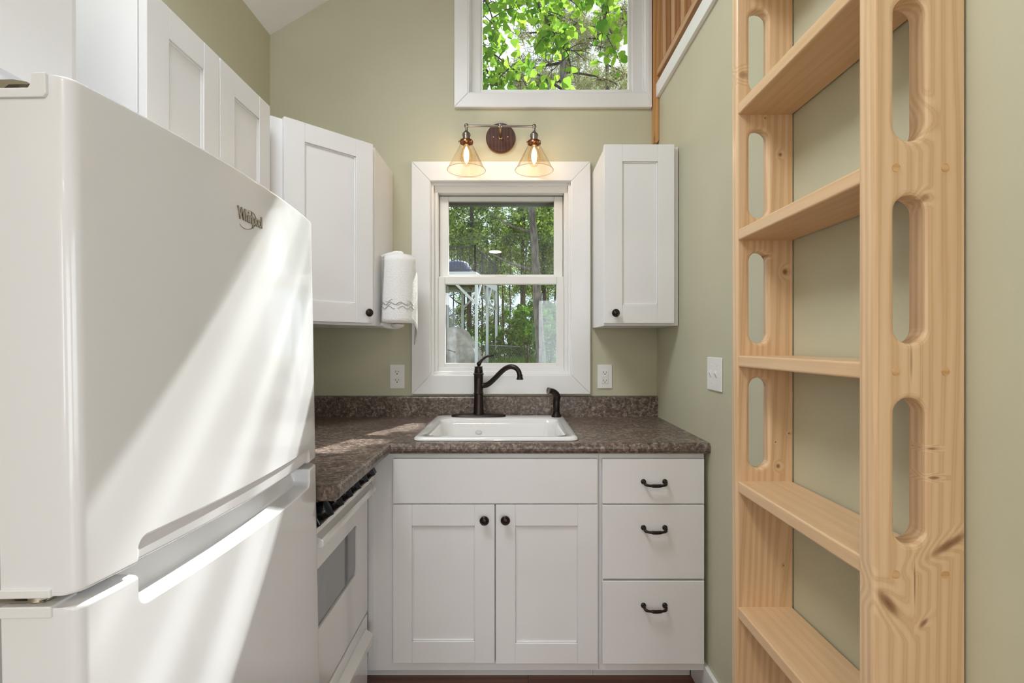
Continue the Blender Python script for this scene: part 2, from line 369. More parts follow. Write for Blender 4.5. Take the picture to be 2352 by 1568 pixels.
for (a, b_, c_, d_) in ((XL - .3, RW[0], YR - .3, YB + WT + .12), (RW[1], XRI, YR - .3, YB + WT + .12), (RW[0], RW[1], YR - .3, RW[2]), (RW[0], RW[1], RW[3], YB + WT + .12)):
    mb.prism([(a, zroof(a)), (b_, zroof(b_)), (b_, zroof(b_) + .12), (a, zroof(a) + .12)], 'Y', c_, d_)
mb.prism([(XRI, ZR), (XE + .3, zroof(XE + .3)), (XE + .3, zroof(XE + .3) + .12), (XRI, ZR + .12)], 'Y', YR - .3, YB + WT + .12)
struct(mb.build('ceiling', CEIL))
# loft deck over the side room and over the living end
mb = MB(); mb.box((XR + .11, .05, 2.30), (XE, YB, 2.42)); mb.box((XL, YR, 2.42), (XE, -.75, 2.54)); mb.box((XR + .11, -.75, 2.42), (XE, .05, 2.54))
struct(mb.build('ceiling_lower', CEIL))
fl = struct(bx((XL - .1, YR - .3, -.1), (XE + .1, YB + .1, -.008)).build('floor', BLACKM))
# floor planks: staggered boards running left to right
PW, PL = .083, 1.22
k = 0; y = 1.868
plank_me = None
while y > YR - .05:
    x = XL - (k * .47 % PL)
    while x < XE:
        a, b_ = max(x, XL), min(x + PL, XE)
        if b_ - a > .02: bx((a + .0006, y - PW + .0008, -.006), (b_ - .0006, y - .0008, 0)).build('plank', FLOORW, fl, .0008, 1)
        x += PL
    y -= PW; k += 1
struct(bx((XR - .014, .05, 0), (XR, 1.868, .125)).build('baseboard_right', TRIM, None, .003))
struct(bx((XL, YR, 0), (XL + .014, .45, .125)).build('baseboard_left', TRIM, None, .003))

# mitred casing round an opening; (x0,x1,z0,z1) inner, w widths l r b t
def casing(parent, o, w, y0, y1, bev=.003):
    x0, x1, z0, z1 = o; l, r, b_, t = w
    quads = [[(x0, z0), (x0, z1), (x0 - l, z1 + t), (x0 - l, z0 - b_)], [(x1, z1), (x1, z0), (x1 + r, z0 - b_), (x1 + r, z1 + t)],
             [(x1, z0), (x0, z0), (x0 - l, z0 - b_), (x1 + r, z0 - b_)], [(x0, z1), (x1, z1), (x1 + r, z1 + t), (x0 - l, z1 + t)]]
    for q in quads:
        if abs(q[0][0] - q[2][0]) + abs(q[0][1] - q[2][1]) > .01: MB().prism(q, 'Y', y0, y1).build('casing_board', TRIM, parent, bev)
def frame(mb, x0, x1, z0, z1, l, r, b_, t, y0, y1):
    mb.box((x0, y0, z0), (x0 + l, y1, z1)); mb.box((x1 - r, y0, z0), (x1, y1, z1)); mb.box((x0 + l, y0, z0), (x1 - r, y1, z0 + b_)); mb.box((x0 + l, y0, z1 - t), (x1 - r, y1, z1))
    return mb
# kitchen window
w1 = empty('window_1', (-.0575, YB, 1.11), kind='structure')
casing(w1, (-.393, .279, 1.112, 2.035), (.088, .090, .090, .092), 2.328, YB)
frame(MB(), -.397, .282, 1.111, 2.039, .005, .005, .006, .006, 2.333, 2.36).build('casing_lip', TRIM, w1, .0015)
frame(MB(), -.397, .282, 1.111, 2.039, .016, .016, .018, .018, 2.355, 2.47).build('jamb_liner', TRIM, w1, .002)
frame(MB(), -.385, .270, 1.123, 2.025, .020, .020, .026, .028, 2.385, 2.475).build('window_frame', SASH, w1, .003)
MB().prism([(2.36, 2.023), (2.385, 2.023), (2.40, 2.0), (2.385, 1.995)], 'X', -.378, .264).build('head_stop', TRIM, w1)
us = frame(MB(), -.3625, .2475, 1.575, 1.993, .0425, .043, .03, .022, 2.435, 2.465).build('upper_sash', SASH, w1, .003)
bx((-.325, 2.448, 1.60), (.21, 2.452, 1.975)).build('pane', PANE, us)
ls_ = frame(MB(), -.366, .250, 1.147, 1.590, .034, .036, .020, .037, 2.398, 2.432).build('lower_sash', SASH, w1, .003)
bx((-.336, 2.412, 1.162), (.218, 2.416, 1.558)).build('pane', PANE, ls_)
MB().box((-.085, 2.400, 1.590), (-.03, 2.425, 1.600)).build('sash_lock', SASH, w1, .002)
frame(MB(), -.44, .325, 1.10, 2.06, .062, .062, .04, .102, 2.47, 2.50).build('outside_trim', mat('olive_brown_trim', (.07, .06, .035), .6), w1)
# gable window
w2 = empty('window_2', (.21, YB, 2.449), kind='structure')
casing(w2, (-.214, .640, 2.452, 3.23), (.065, .021, .067, .02), 2.328, YB)
frame(MB(), -.216, .641, 2.450, 3.233, .008, .008, .008, .008, 2.332, 2.38).build('casing_lip', TRIM, w2, .002)
frame(MB(), -.216, .641, 2.450, 3.233, .014, .014, .02, .012, 2.37, 2.48).build('jamb_liner', TRIM, w2, .002)
fr2 = frame(MB(), -.205, .630, 2.468, 3.223, .047, .047, .034, .02, 2.395, 2.44).build('fixed_sash', SASH, w2, .003)
frame(MB(), -.162, .586, 2.498, 3.207, .012, .018, .012, .01, 2.41, 2.435).build('glazing_bead', SASH, w2, .002)
bx((-.158, 2.422, 2.502), (  .580, 2.426, 3.205)).build('pane', PANE, fr2)
# glazed doors behind the photographer, then added windows around the fill lamps
w3 = empty('window_3', (1.42, YR, 0), kind='structure')
m3 = MB(); frame(m3, .42, 2.42, .001, 2.1, .05, .05, .04, .05, YR - .10, YR - .04); m3.box((1.39, YR - .10, .04), (1.46, YR - .04, 2.06))
m3.build('window_frame', SASH, w3, .003)
for a, b_ in ((.47, 1.39), (1.46, 2.37)): bx((a, YR - .072, .04), (b_, YR - .068, 2.05)).build('pane', PANE, w3)
casing(w3, (.42, 2.42, .0, 2.1), (.08, .08, 0.0, .08), YR, YR + .02)
w4 = empty('added_window_4', (1.25, YR, 2.6), kind='structure')  # added window framing the upper rear fill lamp
frame(MB(), W4[0], W4[1], W4[2], W4[3], .04, .04, .04, .04, YR - .10, YR - .04).build('window_frame', SASH, w4, .003)
bx((W4[0] + .04, YR - .072, W4[2] + .04), (W4[1] - .04, YR - .068, W4[3] - .04)).build('pane', PANE, w4)
w6 = empty('added_window_6', (XL, -2.6, .8), kind='structure')  # added window in front of the left fill lamp
m6 = MB()
for a, b_ in (((XL - .1, LW[0], LW[2]), (XL - .04, LW[0] + .05, LW[3])), ((XL - .1, LW[1] - .05, LW[2]), (XL - .04, LW[1], LW[3])), ((XL - .1, LW[0], LW[2]), (XL - .04, LW[1], LW[2] + .05)), ((XL - .1, LW[0], LW[3] - .05), (XL - .04, LW[1], LW[3])), ((XL - .1, -2.63, LW[2]), (XL - .04, -2.57, LW[3]))): m6.box(a, b_)
m6.build('window_frame', SASH, w6)
bx((XL - .072, LW[0] + .03, LW[2] + .03), (XL - .068, LW[1] - .03, LW[3] - .03)).build('pane', PANE, w6)
w7 = empty('added_window_7', (-.67, .62, zroof(-.67)), kind='structure')  # added skylight under the overhead fill lamp
def sbar(m_, a, b_, c_, d_, h0, h1): m_.prism([(a, zroof(a) + h0), (b_, zroof(b_) + h0), (b_, zroof(b_) + h1), (a, zroof(a) + h1)], 'Y', c_, d_)
m7 = MB(); sbar(m7, RW[0], RW[0] + .04, RW[2], RW[3], -.006, .15); sbar(m7, RW[1] - .04, RW[1], RW[2], RW[3], -.006, .15); sbar(m7, RW[0] + .04, RW[1] - .04, RW[2], RW[2] + .04, -.006, .15); sbar(m7, RW[0] + .04, RW[1] - .04, RW[3] - .04, RW[3], -.006, .15)
m7.build('window_frame', SASH, w7)
m7 = MB(); sbar(m7, RW[0] + .03, RW[1] - .03, RW[2] + .03, RW[3] - .03, .11, .114); m7.build('pane', PANE, w7)
w5 = empty('added_window_5', (XE, -1.9, .55), kind='structure')  # added window for the fill lamp on the right
m5 = MB()
for a, b_ in (((XE + .04, SW[0], SW[2]), (XE + .1, SW[0] + .05, SW[3])), ((XE + .04, SW[1] - .05, SW[2]), (XE + .1, SW[1], SW[3])), ((XE + .04, SW[0], SW[2]), (XE + .1, SW[1], SW[2] + .05)), ((XE + .04, SW[0], SW[3] - .05), (XE + .1, SW[1], SW[3])), ((XE + .04, -1.93, SW[2]), (XE + .1, -1.87, SW[3]))): m5.box(a, b_)
m5.build('window_frame', SASH, w5)
bx((XE + .068, SW[0] + .03, SW[2] + .03), (XE + .072, SW[1] - .03, SW[3] - .03)).build('pane', PANE, w5)

# loft edge: white trim board, post, rails and balusters
struct(bx((.674, .05, 2.42), (XR, 2.311, 2.484)).build('trim_1', TRIM, None, .002))
struct(bx((XR, .05, 2.42), (XR + .11, YB, 2.475)).build('trim_2', TRIM))
rl = empty('loft_railing', (.69, 1.2, 2.484), 'reddish wooden loft railing with square balusters above the white edge board', 'railing')
mb = MB(); mb.box((.665, 2.312, 2.235), (.6885, 2.349, 2.49)); mb.box((.665, 2.312, 2.49), (.712, 2.349, 3.42))
mb.prism([(.665, 2.21), (.681, 2.21), (.6885, 2.222), (.6885, 2.235), (.665, 2.235)], 'Y', 2.312, 2.349)
mb.build('post', wood('fir_post_grain', 'Z', (.66, .36, .15), (.56, .28, .10), (.2, .08, .03)), rl)
bx((.677, .08, 2.520), (.765, 2.311, 2.549)).build('bottom_rail', PINE_DY, rl, .004)
bx((.677, .08, 3.36), (.765, 2.311, 3.40)).build('top_rail', PINE_DY, rl, .004)
y = 2.18; bal = None
while y > .1:
    if bal is None:
        bal = bx((.677, y, 2.549), (.715, y + .038, 3.36)).build('baluster', PINE_D, rl, .003)
    else:
        c_ = bal.copy(); C.objects.link(c_); c_.location.y = bal.location.y + (y - 2.18)
    y -= .118

# ------------------------------------------------------------------ cabinets
def knob(parent, p, nrm, name='knob'):
    q = Vector((0, 0, 1)).rotation_difference(Vector(nrm)).to_matrix().to_4x4(); M4 = Matrix.Translation(p) @ q
    pr = [(.0065, 0), (.0065, .002), (.0055, .004), (.0055, .012), (.0105, .015), (.0160, .019), (.0165, .0215), (.0155, .024), (.0130, .0255), (.0118, .0243), (.0100, .0243), (.0088, .0262), (.005, .0275), (.0005, .028)]
    m = MB(); m.lathe(pr, (0, 0, 0), 'Z', 24, True, M4); return m.build(name, BRONZE, parent, sharp=50)
def shaker(parent, O, U, Nn, wdt, z0, z1, st, rb, rt, st2=None, knob_at=None, thick=.02):
    """framed door: O lower hinge corner on the front plane, U unit vector along it, Nn outward normal"""
    O = Vector(O); U = Vector(U).normalized(); Nn = Vector(Nn).normalized(); st2 = st2 or st
    M4 = Matrix(((U.x, Nn.x, 0, O.x), (U.y, Nn.y, 0, O.y), (0, 0, 1, 0), (0, 0, 0, 1)))
    m = MB()
    m.box((0, -thick, z0), (st, 0, z1), M4); m.box((wdt - st2, -thick, z0), (wdt, 0, z1), M4)
    m.box((st, -thick, z0), (wdt - st2, -.0004, z0 + rb), M4); m.box((st, -thick, z1 - rt), (wdt - st2, -.0004, z1), M4)
    d = m.build('door', CAB, parent, .0016, 2)
    pn = MB(); pn.box((st - .004, -thick + .002, z0 + rb - .004), (wdt - st2 + .004, -.008, z1 - rt + .004), M4); pn.build('panel', CAB, d)
    bd = MB()
    for a, b_ in (((st, -.009, z0 + rb), (st + .005, -.004, z1 - rt)), ((wdt - st2 - .005, -.009, z0 + rb), (wdt - st2, -.004, z1 - rt)), ((st, -.009, z0 + rb), (wdt - st2, -.004, z0 + rb + .005)), ((st, -.009, z1 - rt - .005), (wdt - st2, -.004, z1 - rt))): bd.box(a, b_, M4)
    bd.build('panel_molding', CAB, d, .0015, 1)
    if knob_at: knob(d, M4 @ Vector((knob_at[0], 0, knob_at[1])), Nn)
    return d
# sink base
CF, DF = 1.74, 1.72
sb = empty('sink_cabinet', (-.06, 2.0, 0), 'white base cabinet with two knobbed doors beneath the sink', 'cabinet')
m = MB(); m.box((-.435, CF + .02, .105), (-.42, 2.34, .872)); m.box((.285, CF + .02, .105), (.304, 2.34, .872)); m.box((-.42, 2.33, .105), (.285, 2.34, .872)); m.box((-.42, CF + .02, .105), (.285, 2.34, .12))
m.build('carcass', CAB, sb)
m = MB(); m.box((-.56, CF, .105), (-.39, CF + .02, .872)); m.box((.272, CF, .105), (.304, CF + .02, .872)); m.box((-.39, CF, .845), (.272, CF + .02, .872)); m.box((-.39, CF, .105), (.272, CF + .02, .15)); m.box((-.39, CF, .68), (.272, CF + .02, .72)); m.box((-.085, CF, .15), (-.04, CF + .02, .68))
m.build('face_frame', CAB, sb)
m = MB(); m.box((-.421, DF, .700), (.2976, CF, .857)); m.build('false_drawer_front', CAB, sb, .0025)
shaker(sb, (-.421, DF, 0), (1, 0, 0), (0, -1, 0), .357, .141, .6975, .067, .077, .075, .070, (.322, .648))
shaker(sb, (-.060, DF, 0), (1, 0, 0), (0, -1, 0), .3576, .139, .6975, .069, .072, .075, .070, (.034, .649))
m = MB(); m.box((-.60, 1.868, 0), (.304, 1.883, .105)); m.box((-.60, 1.75, .105), (-.513, 1.883, .16)); m.build('toe_kick', CAB, sb)
m = MB(); m.box((-.512, DF + .012, .155), (-.495, CF, .872)); m.build('scribe_strip', CAB, sb, .002)
# drawer base
db = empty('drawer_cabinet', (.49, 2.0, 0), 'white base cabinet with three drawers beside the sage side wall', 'cabinet')
m = MB(); m.box((.305, CF + .02, .105), (.32, 2.34, .872)); m.box((.672, CF + .02, .105), (.686, 2.34, .872)); m.box((.32, 2.33, .105), (.672, 2.34, .872)); m.box((.32, CF + .02, .105), (.672, 2.34, .12))
m.build('carcass', CAB, db)
m = MB(); m.box((.305, CF, .105), (.33, CF + .02, .872)); m.box((.66, CF, .105), (.676, CF + .02, .872)); m.box((.33, CF, .845), (.66, CF + .02, .872)); m.box((.33, CF, .105), (.66, CF + .02, .15)); m.box((.33, CF, .69), (.66, CF + .02, .71)); m.box((.33, CF, .42), (.66, CF + .02, .45)); m.build('face_frame', CAB, db)
m = MB(); m.box((.305, 1.868, 0), (.6735, 1.883, .105)); m.build('toe_kick', CAB, db)
def pull(parent, x, z):
    m = MB()
    for s_ in (-1, 1):
        m.lathe([(.0085, 0), (.0092, -.002), (.0088, -.005), (.005, -.007), (.0042, -.016), (.0045, -.020)], (x + s_ * .0375, DF, z + .003), 'Y', 16)
    pts = [(x - .0385, DF - .015, z + .003), (x - .036, DF - .022, z - .0015), (x - .028, DF - .026, z - .004), (x - .012, DF - .027, z - .0055), (x, DF - .027, z - .006), (x + .012, DF - .027, z - .0055), (x + .028, DF - .026, z - .004), (x + .036, DF - .022, z - .0015), (x + .0385, DF - .015, z + .003)]
    m.tube(catmull(pts, 4), [.0042] * 4 + [.0050] * 4 + [.0044] * 4 + [.006] * 10 + [.0044] * 3 + [.0050] * 4 + [.0042] * 4, 12)
    m.build('handle', BRONZE, parent)
for z0, z1, hz in ((.7000, .857, .776), (.4365, .6965, .615), (.138, .4295, .343)):
    d = bx((.314, DF, z0), (.6715, CF, z1)).build('drawer', CAB, db, .0022)
    pull(d, .4945, hz)

# right wall cabinet
WD = 2.045
rc = empty('narrow_wall_cabinet', (.533, 2.2, 1.336), 'narrow white wall cabinet with one door to the right of the window', 'cabinet')
m = MB(); m.box((.380, WD, 1.336), (.686, YB, 2.078)); m.build('carcass', CAB, rc, .0015)
m = MB(); m.box((.3775, WD - .004, 1.336), (.690 - .003, WD + .016, 2.078)); m.build('face_frame', CAB, rc, .002)
shaker(rc, (.3765, 2.021, 0), (1, 0, 0), (0, -1, 0), .289, 1.346, 2.083, .075, .0755, .071, .068, (.0435, 1.387))
# corner wall cabinet with diagonal door
A = Vector((-.575, 2.045)); E = Vector((-.865, 1.755))
cc = empty('corner_wall_cabinet', (-.85, 2.1, 1.336), 'white corner wall cabinet with a diagonal door above the countertop', 'cabinet')
MB().prism([(XL, YB), (A.x, YB), (A.x, A.y), (E.x, E.y), (XL, E.y)], 'Z', 1.336, 2.078).build('carcass', CAB, cc, .0015)
U = Vector((.7071, .7071, 0)); Nn = Vector((.7071, -.7071, 0))
O = Vector((A.x, A.y, 0)) - U * .372 + Nn * .021
shaker(cc, (O.x, O.y, 0), U, Nn, .372 - .020, 1.346, 2.081, .074, .0755, .071, .074, (.372 - .0475, 1.387))
# cabinets on the left wall
lc = empty('double_wall_cabinet', (-1.0, 1.41, 1.336), 'white two-door wall cabinet above the range, beyond the refrigerator', 'cabinet')
m = MB(); m.box((XL, 1.126, 1.50), (-.862, 1.704, 2.08)); m.build('carcass', CAB, lc, .0015)
bx((XL, 1.704, 1.50), (-.870, 1.7545, 2.075)).build('filler_strip', CAB, lc)
shaker(lc, (-.840, 1.126, 0), (0, 1, 0), (1, 0, 0), .279, 1.508, 2.082, .074, .075, .075, .070)
shaker(lc, (-.840, 1.4085, 0), (0, 1, 0), (1, 0, 0), .289, 1.508, 2.082, .074, .075, .075, .070)
fc = empty('high_wall_cabinet', (-1.0, .57, 1.705), 'white wall cabinet mounted over the top of the refrigerator', 'cabinet')
bx((XL, .17, 1.705), (-.862, .969, 2.08)).build('carcass', CAB, fc, .0015)
bx((-.862, .19, 1.713), (-.840, .561, 2.082)).build('door', CAB, fc, .002)
bx((-.862, .564, 1.713), (-.840, .937, 2.082)).build('door', CAB, fc, .002)

# ------------------------------------------------------------------ countertop (L shaped, rounded nosing) and backsplash
ct = empty('countertop', (-.2, 2.0, .876), 'brown mottled laminate countertop in an L shape with rounded front edge', 'countertop')
def nose(t, zt=.914, zb=.876):
    h = (zt - zb) / 2; zc = (zt + zb) / 2; r = h
    pts = [(t + .62, zb)]
    for k in range(9):
        a = -PI / 2 + PI * k / 8; pts.append((t + r * .8 - r * .8 * math.cos(a), zc + h * math.sin(a)))
    return pts + [(t + .62, zt)]
SK = (-.346, .223, 1.785, 2.275)  # sink cut-out
pr = [(p[0], p[1]) for p in nose(1.708)]
prf = [p for p in pr if p[0] < 2.0]
m = MB()
m.prism(prf + [(1.785, .914), (1.785, .876)][0:2], 'X', -.430, .6895)
m.box((-.430, 1.785, .876), (SK[0], YB - .001, .914)); m.box((SK[1], 1.785, .876), (.6895, YB - .001, .914)); m.box((SK[0], SK[3], .876), (SK[1], YB - .001, .914))
m.build('sink_run_top', LAM, ct)
prx = [(-.423 - (p[0] - 1.708), p[1]) for p in prf]
m = MB(); m.prism(prx + [(-.52, .914), (-.52, .876)], 'Y', 1.20, 1.735); m.box((XL, 1.20, .876), (-.52, YB - .001, .914)); m.box((-.52, 1.735, .876), (-.430, YB - .001, .914))
m.build('range_run_top', LAM, ct)
m = MB(); m.prism([(2.328, .914), (2.328, 1.004), (2.331, 1.010), (YB, 1.013), (YB, .914)], 'X', XL + .02, .6895)
m.build('backsplash', LAM, ct)
MB().prism([(XL, .914), (XL + .022, .914), (XL + .022, 1.004), (XL + .019, 1.010), (XL, 1.013)], 'Y', 1.20, 2.349).build('side_splash', LAM, ct)

# ------------------------------------------------------------------ sink
sk = empty('kitchen_sink', (-.06, 2.03, .914), 'white porcelain drop-in sink set in the brown countertop', 'sink')
def rrect(cx, cy, hx, hy, r, z, n=6):
    out = []
    for sx, sy, a0 in ((1, -1, -PI / 2), (1, 1, 0), (-1, 1, PI / 2), (-1, -1, PI)):
        for k in range(n + 1):
            a = a0 + PI / 2 * k / n
            out.append((cx + sx * (hx - r) + r * math.cos(a), cy + sy * (hy - r) + r * math.sin(a), z))
    return out
cx, cy = -.0615, 2.0325
rg = [rrect(cx, cy, .2985, .2825, .035, .9142), rrect(cx, cy, .2975, .2815, .035, .9215), rrect(cx, cy, .2925, .2765, .033, .9262), rrect(cx, cy, .285, .269, .032, .9270)]
bcy = 1.992  # bowl sits forward; faucet ledge behind
rg += [rrect(cx, bcy, .262, .207, .05, .9262), rrect(cx, bcy, .257, .202, .05, .9225), rrect(cx, bcy, .250, .195, .05, .905), rrect(cx, bcy, .236, .183, .055, .80), rrect(cx, bcy, .215, .165, .06, .742), rrect(cx, bcy, .17, .13, .06, .728), rrect(cx, bcy, .045, .045, .044, .722)]
m = MB(); m.rings(rg, False); m.add(rg[-1], [tuple(range(len(rg[-1])))]); m.smooth = True; m.build('basin', PORC, sk, sharp=60)
m = MB(); m.lathe([(.043, 0), (.043, .003), (.038, .004), (.034, .001), (.01, -.002)], (cx, bcy, .7225), 'Z', 24); m.build('drain', PEWTER, sk)
m = MB(); m.smooth = True
pts_ = [(.0145 * math.cos(2 * PI * k / 20), .0085 * math.sin(2 * PI * k / 20)) for k in range(20)]
OVX, OVY, OVZ = -.152, 2.1795, .868
MB().prism([(OVX + p[0], OVZ + p[1]) for p in pts_], 'Y', OVY, OVY + .003).build('overflow_ring', mat('overflow_grey', (.50, .49, .47), .3), sk)
MB().prism([(OVX + p[0] * .86, OVZ + p[1] * .84) for p in pts_], 'Y', OVY - .001, OVY + .002).build('overflow_cap', PORC, sk)
m = MB(); m.rings([rrect(cx, cy, .2960, .2800, .035, .9141), rrect(cx, cy, .2995, .2835, .035, .9141), rrect(cx, cy, .2993, .2833, .035, .9154), rrect(cx, cy, .2960, .2800, .035, .9154)], False); m.build('sealant_line', mat('dark_sealant', (.06, .045, .035), .7), sk)

# faucet and side sprayer
FX, FY = -.158, 2.262
fa = empty('kitchen_faucet', (FX, FY, .927), 'dark bronze faucet with arched spout and top lever behind the sink', 'faucet')
m = MB()
def ell(hx, hy, z): return [(FX + hx * (1 if math.cos(a) > 0 else -1) * abs(math.cos(a)) ** .55, FY + hy * (1 if math.sin(a) > 0 else -1) * abs(math.sin(a)) ** .8, z) for a in [2 * PI * k / 36 for k in range(36)]]
m.rings([ell(.125, .030, .9265), ell(.126, .031, .929), ell(.122, .028, .935), ell(.105, .022, .938), ell(.03, .02, .940)]); m.smooth = True
m.build('deck_plate', BRONZE, fa)
m = MB(); m.lathe([(.026, .934), (.0265, .940), (.0245, .945), (.0235, .950), (.021, 1.0), (.0205, 1.030), (.0235, 1.032), (.0235, 1.0355), (.021, 1.038), (.0215, 1.10), (.0215, 1.118), (.0245, 1.121), (.0248, 1.1235), (.022, 1.126), (.0205, 1.128)], (FX, FY, 0), 'Z', 32); m.build('body', BRONZE, fa, sharp=50)
m = MB(); m.lathe([(.0195, 1.128), (.0205, 1.131), (.0190, 1.145), (.0175, 1.1525), (.0195, 1.1545), (.0190, 1.157), (.007, 1.1575), (.006, 1.163)], (FX, FY, 0), 'Z', 28); m.build('valve_cap', BRONZE, fa, sharp=50)
m = MB()
hp = catmull([(FX, FY, 1.160), (FX + .004, FY - .001, 1.172), (FX + .018, FY - .004, 1.189), (FX + .038, FY - .008, 1.203), (FX + .057, FY - .010, 1.207), (FX + .072, FY - .011, 1.210)], 5)
m.tube(hp, [.0065 + .003 * math.sin(PI * min(1, i / 8)) if i < 8 else .0066 - .0016 * math.sin(PI * (i - 8) / 18) for i in range(len(hp))], 14); m.sphere((FX, FY, 1.170), .0095, 14)
m.build('lever_handle', BRONZE, fa)
m = MB()
sp_ = catmull([(FX + .010, FY, 1.070), (FX + .030, FY - .004, 1.0705), (FX + .050, FY - .010, 1.080), (FX + .078, FY - .020, 1.106), (FX + .105, FY - .030, 1.134), (FX + .126, FY - .038, 1.1505), (FX + .148, FY - .046, 1.158), (FX + .170, FY - .053, 1.153), (FX + .184, FY - .058, 1.138), (FX + .189, FY - .060, 1.118)], 6)
m.tube(sp_, [.0125 - .0015 * i / len(sp_) for i in range(len(sp_))], 18)
m.lathe([(.0118, 1.124), (.0128, 1.1235), (.0128, 1.1195), (.0120, 1.118), (.0128, 1.112), (.0155, 1.1035), (.0158, 1.101), (.0120, 1.1008)], (FX + .1895, FY - .060, 0), 'Z', 24)
m.build('spout', BRONZE, fa, sharp=50)
SX, SY = .200, 2.255
sy = empty('side_sprayer', (SX, SY, .927), 'dark bronze side sprayer at the right end of the sink ledge', 'sprayer')
m = MB(); m.lathe([(.0235, .9265), (.0235, .930), (.018, .938), (.0155, .946), (.0155, .952)], (SX, SY, 0), 'Z', 24); m.build('base', BRONZE, sy, sharp=50)
m = MB(); m.lathe([(.0135, .952), (.0150, .955), (.0155, .990), (.0145, .995), (.0150, 1.0)], (SX, SY, 0), 'Z', 24); m.build('grip', BRONZE, sy, sharp=50)
m = MB(); hp = catmull([(SX, SY, .998), (SX + .002, SY, 1.012), (SX + .001, SY - .003, 1.025), (SX - .009, SY - .008, 1.038), (SX - .024, SY - .014, 1.046), (SX - .036, SY - .019, 1.0475)], 5)
m.tube(hp, [.0155, .0155, .016, .0163, .0163, .0165, .0168, .017, .017, .0168] + [.0158 - .0003 * i for i in range(len(hp) - 13)] + [.0140, .0145, .0150], 18)
m.build('spray_head', BRONZE, sy)
q = Vector((0, 0, 1)).rotation_difference(Vector((-.9, -.4, .12)).normalized()).to_matrix().to_4x4()
m = MB(); m.lathe([(.0150, 0), (.0165, .002), (.0165, .005), (.014, .0065), (.012, .005), (.001, .0055)], (0, 0, 0), 'Z', 20, True, Matrix.Translation((SX - .035, SY - .019, 1.0475)) @ q); m.build('nozzle', PEWTER, sy, sharp=40)

# ------------------------------------------------------------------ refrigerator
FY0, FY1, FXF = .530, 1.178, -.480
BOW = .024
fr = empty('refrigerator', (-.8, .855, 0), 'tall white two-door refrigerator with curved front and scooped door grips', 'refrigerator')
def sstep(a, b_, x):
    t = max(0, min(1, (x - a) / (b_ - a))); return t * t * (3 - 2 * t)
PY0, PY1 = .604, 1.120
def door_mesh(z0, z1, kind):
    r = .014
    ys = [FY0 + r * (1 - math.cos(a)) for a in [PI / 2 * k / 6 for k in range(6)]]
    def grid(a, b_, marks, step):
        s = {a, b_}; x = a
        while x < b_: s.add(round(x, 6)); x += step
        for mk, wd, n in marks:
            for k in range(-n, n + 1):
                v_ = mk + wd * k / n
                if a <= v_ <= b_: s.add(round(v_, 6))
        return sorted(s)
    body = grid(FY0 + r, FY1 - r, [(PY0, .014, 14), (PY1, .014, 14)], .016)
    ys2 = [FY0] + ys[1:] + body + [FY1 - r * (1 - math.cos(PI / 2 * k / 6)) for k in range(5, 0, -1)] + [FY1]
    ys2 = sorted(set(round(v_, 6) for v_ in ys2))
    if kind == 'upper': zs = grid(z0, z1, [(1.021, .010, 14), (z0, .008, 5), (z1, .006, 5), (1.5355, .0002, 1)], .02)
    else: zs = grid(z0, z1, [(.934, .012, 14), (z1 - .02, .018, 12), (z1, .006, 5)], .02)
    def base(yv):
        t = (yv - FY0) / (FY1 - FY0); x_ = FXF + BOW * (1 - (2 * t - 1) ** 2)
        e = min(yv - FY0, FY1 - yv)
        if e < r: x_ -= r - math.sqrt(max(0, r * r - (r - e) ** 2))
        return x_
    def pocket(yv, zv):
        rad = .016
        if kind == 'upper':
            dy = min(yv - PY0, PY1 - yv); dz = 1.021 - zv
            e = rad - math.hypot(max(0, rad - dy), max(0, rad - dz)) if (dy < rad and dz < rad) else min(dy, dz)
            if e <= 0: return 0
            g = sstep(0, .0035, e) * .004
            return g + sstep(0, .010, e) * .004 * (dz / (1.021 - z0))
        dy = min(yv - PY0, PY1 - yv); dz = zv - .934
        e = rad - math.hypot(max(0, rad - dy), max(0, rad - dz)) if (dy < rad and dz < rad) else min(dy, dz)
        if e <= 0: return 0
        u = min(1, dz / (z1 - .934))
        return sstep(0, .003, e) * .004 + sstep(.001, .0065, e) * .030 + .012 * u * sstep(0, .010, e)
    def edge(zv):
        e = min(z1 - zv, zv - z0); rr_ = .005
        return 0 if e > rr_ else rr_ - math.sqrt(max(0, rr_ ** 2 - (rr_ - e) ** 2))
    m = MB(); m.smooth = True; ny = len(ys2); back = -.562
    rows = []
    for zv in zs:
        row = [(base(yv) - pocket(yv, zv) - edge(zv), yv, zv) for yv in ys2]
        bk = -.518 if (kind == 'upper' and zv > 1.5356) else back
        row += [(bk, FY1, zv), (bk, FY0, zv)]
        rows.append(row)
    n = len(rows[0]); vs = [p for r_ in rows for p in r_]; fs = []
    for k in range(len(rows) - 1):
        for i in range(n):
            j = (i + 1) % n; fs.append((k * n + i, k * n + j, (k + 1) * n + j, (k + 1) * n + i))
    # caps as strips
    for k, flip in ((0, True), (len(rows) - 1, False)):
        b0 = k * n
        for i in range(ny - 1):
            pass
        c_ = tuple(b0 + i for i in range(n)); fs.append(c_[::-1] if flip else c_)
    m.add(vs, fs); return m
ZU0, ZU1, ZL1 = .9875, 1.5505, .9745
ud = door_mesh(ZU0, ZU1, 'upper').build('upper_door', FRIDGE, fr, sharp=40)
ld = door_mesh(.085, ZL1, 'lower').build('lower_door', FRIDGE, fr, sharp=40)
bx((XL + .012, FY0 + .004, .05), (-.578, FY1 - .004, 1.535)).build('cabinet_body', FRIDGE, fr, .006)
bx((-.580, FY0 + .012, .09), (-.560, FY1 - .012, 1.52)).build('door_gasket', mat('grey_gasket', (.35, .345, .335), .6), fr)
bx((-.578, FY0 + .02, .015), (-.53, FY1 - .02, .08)).build('kick_grille', FRIDGE2, fr, .003)
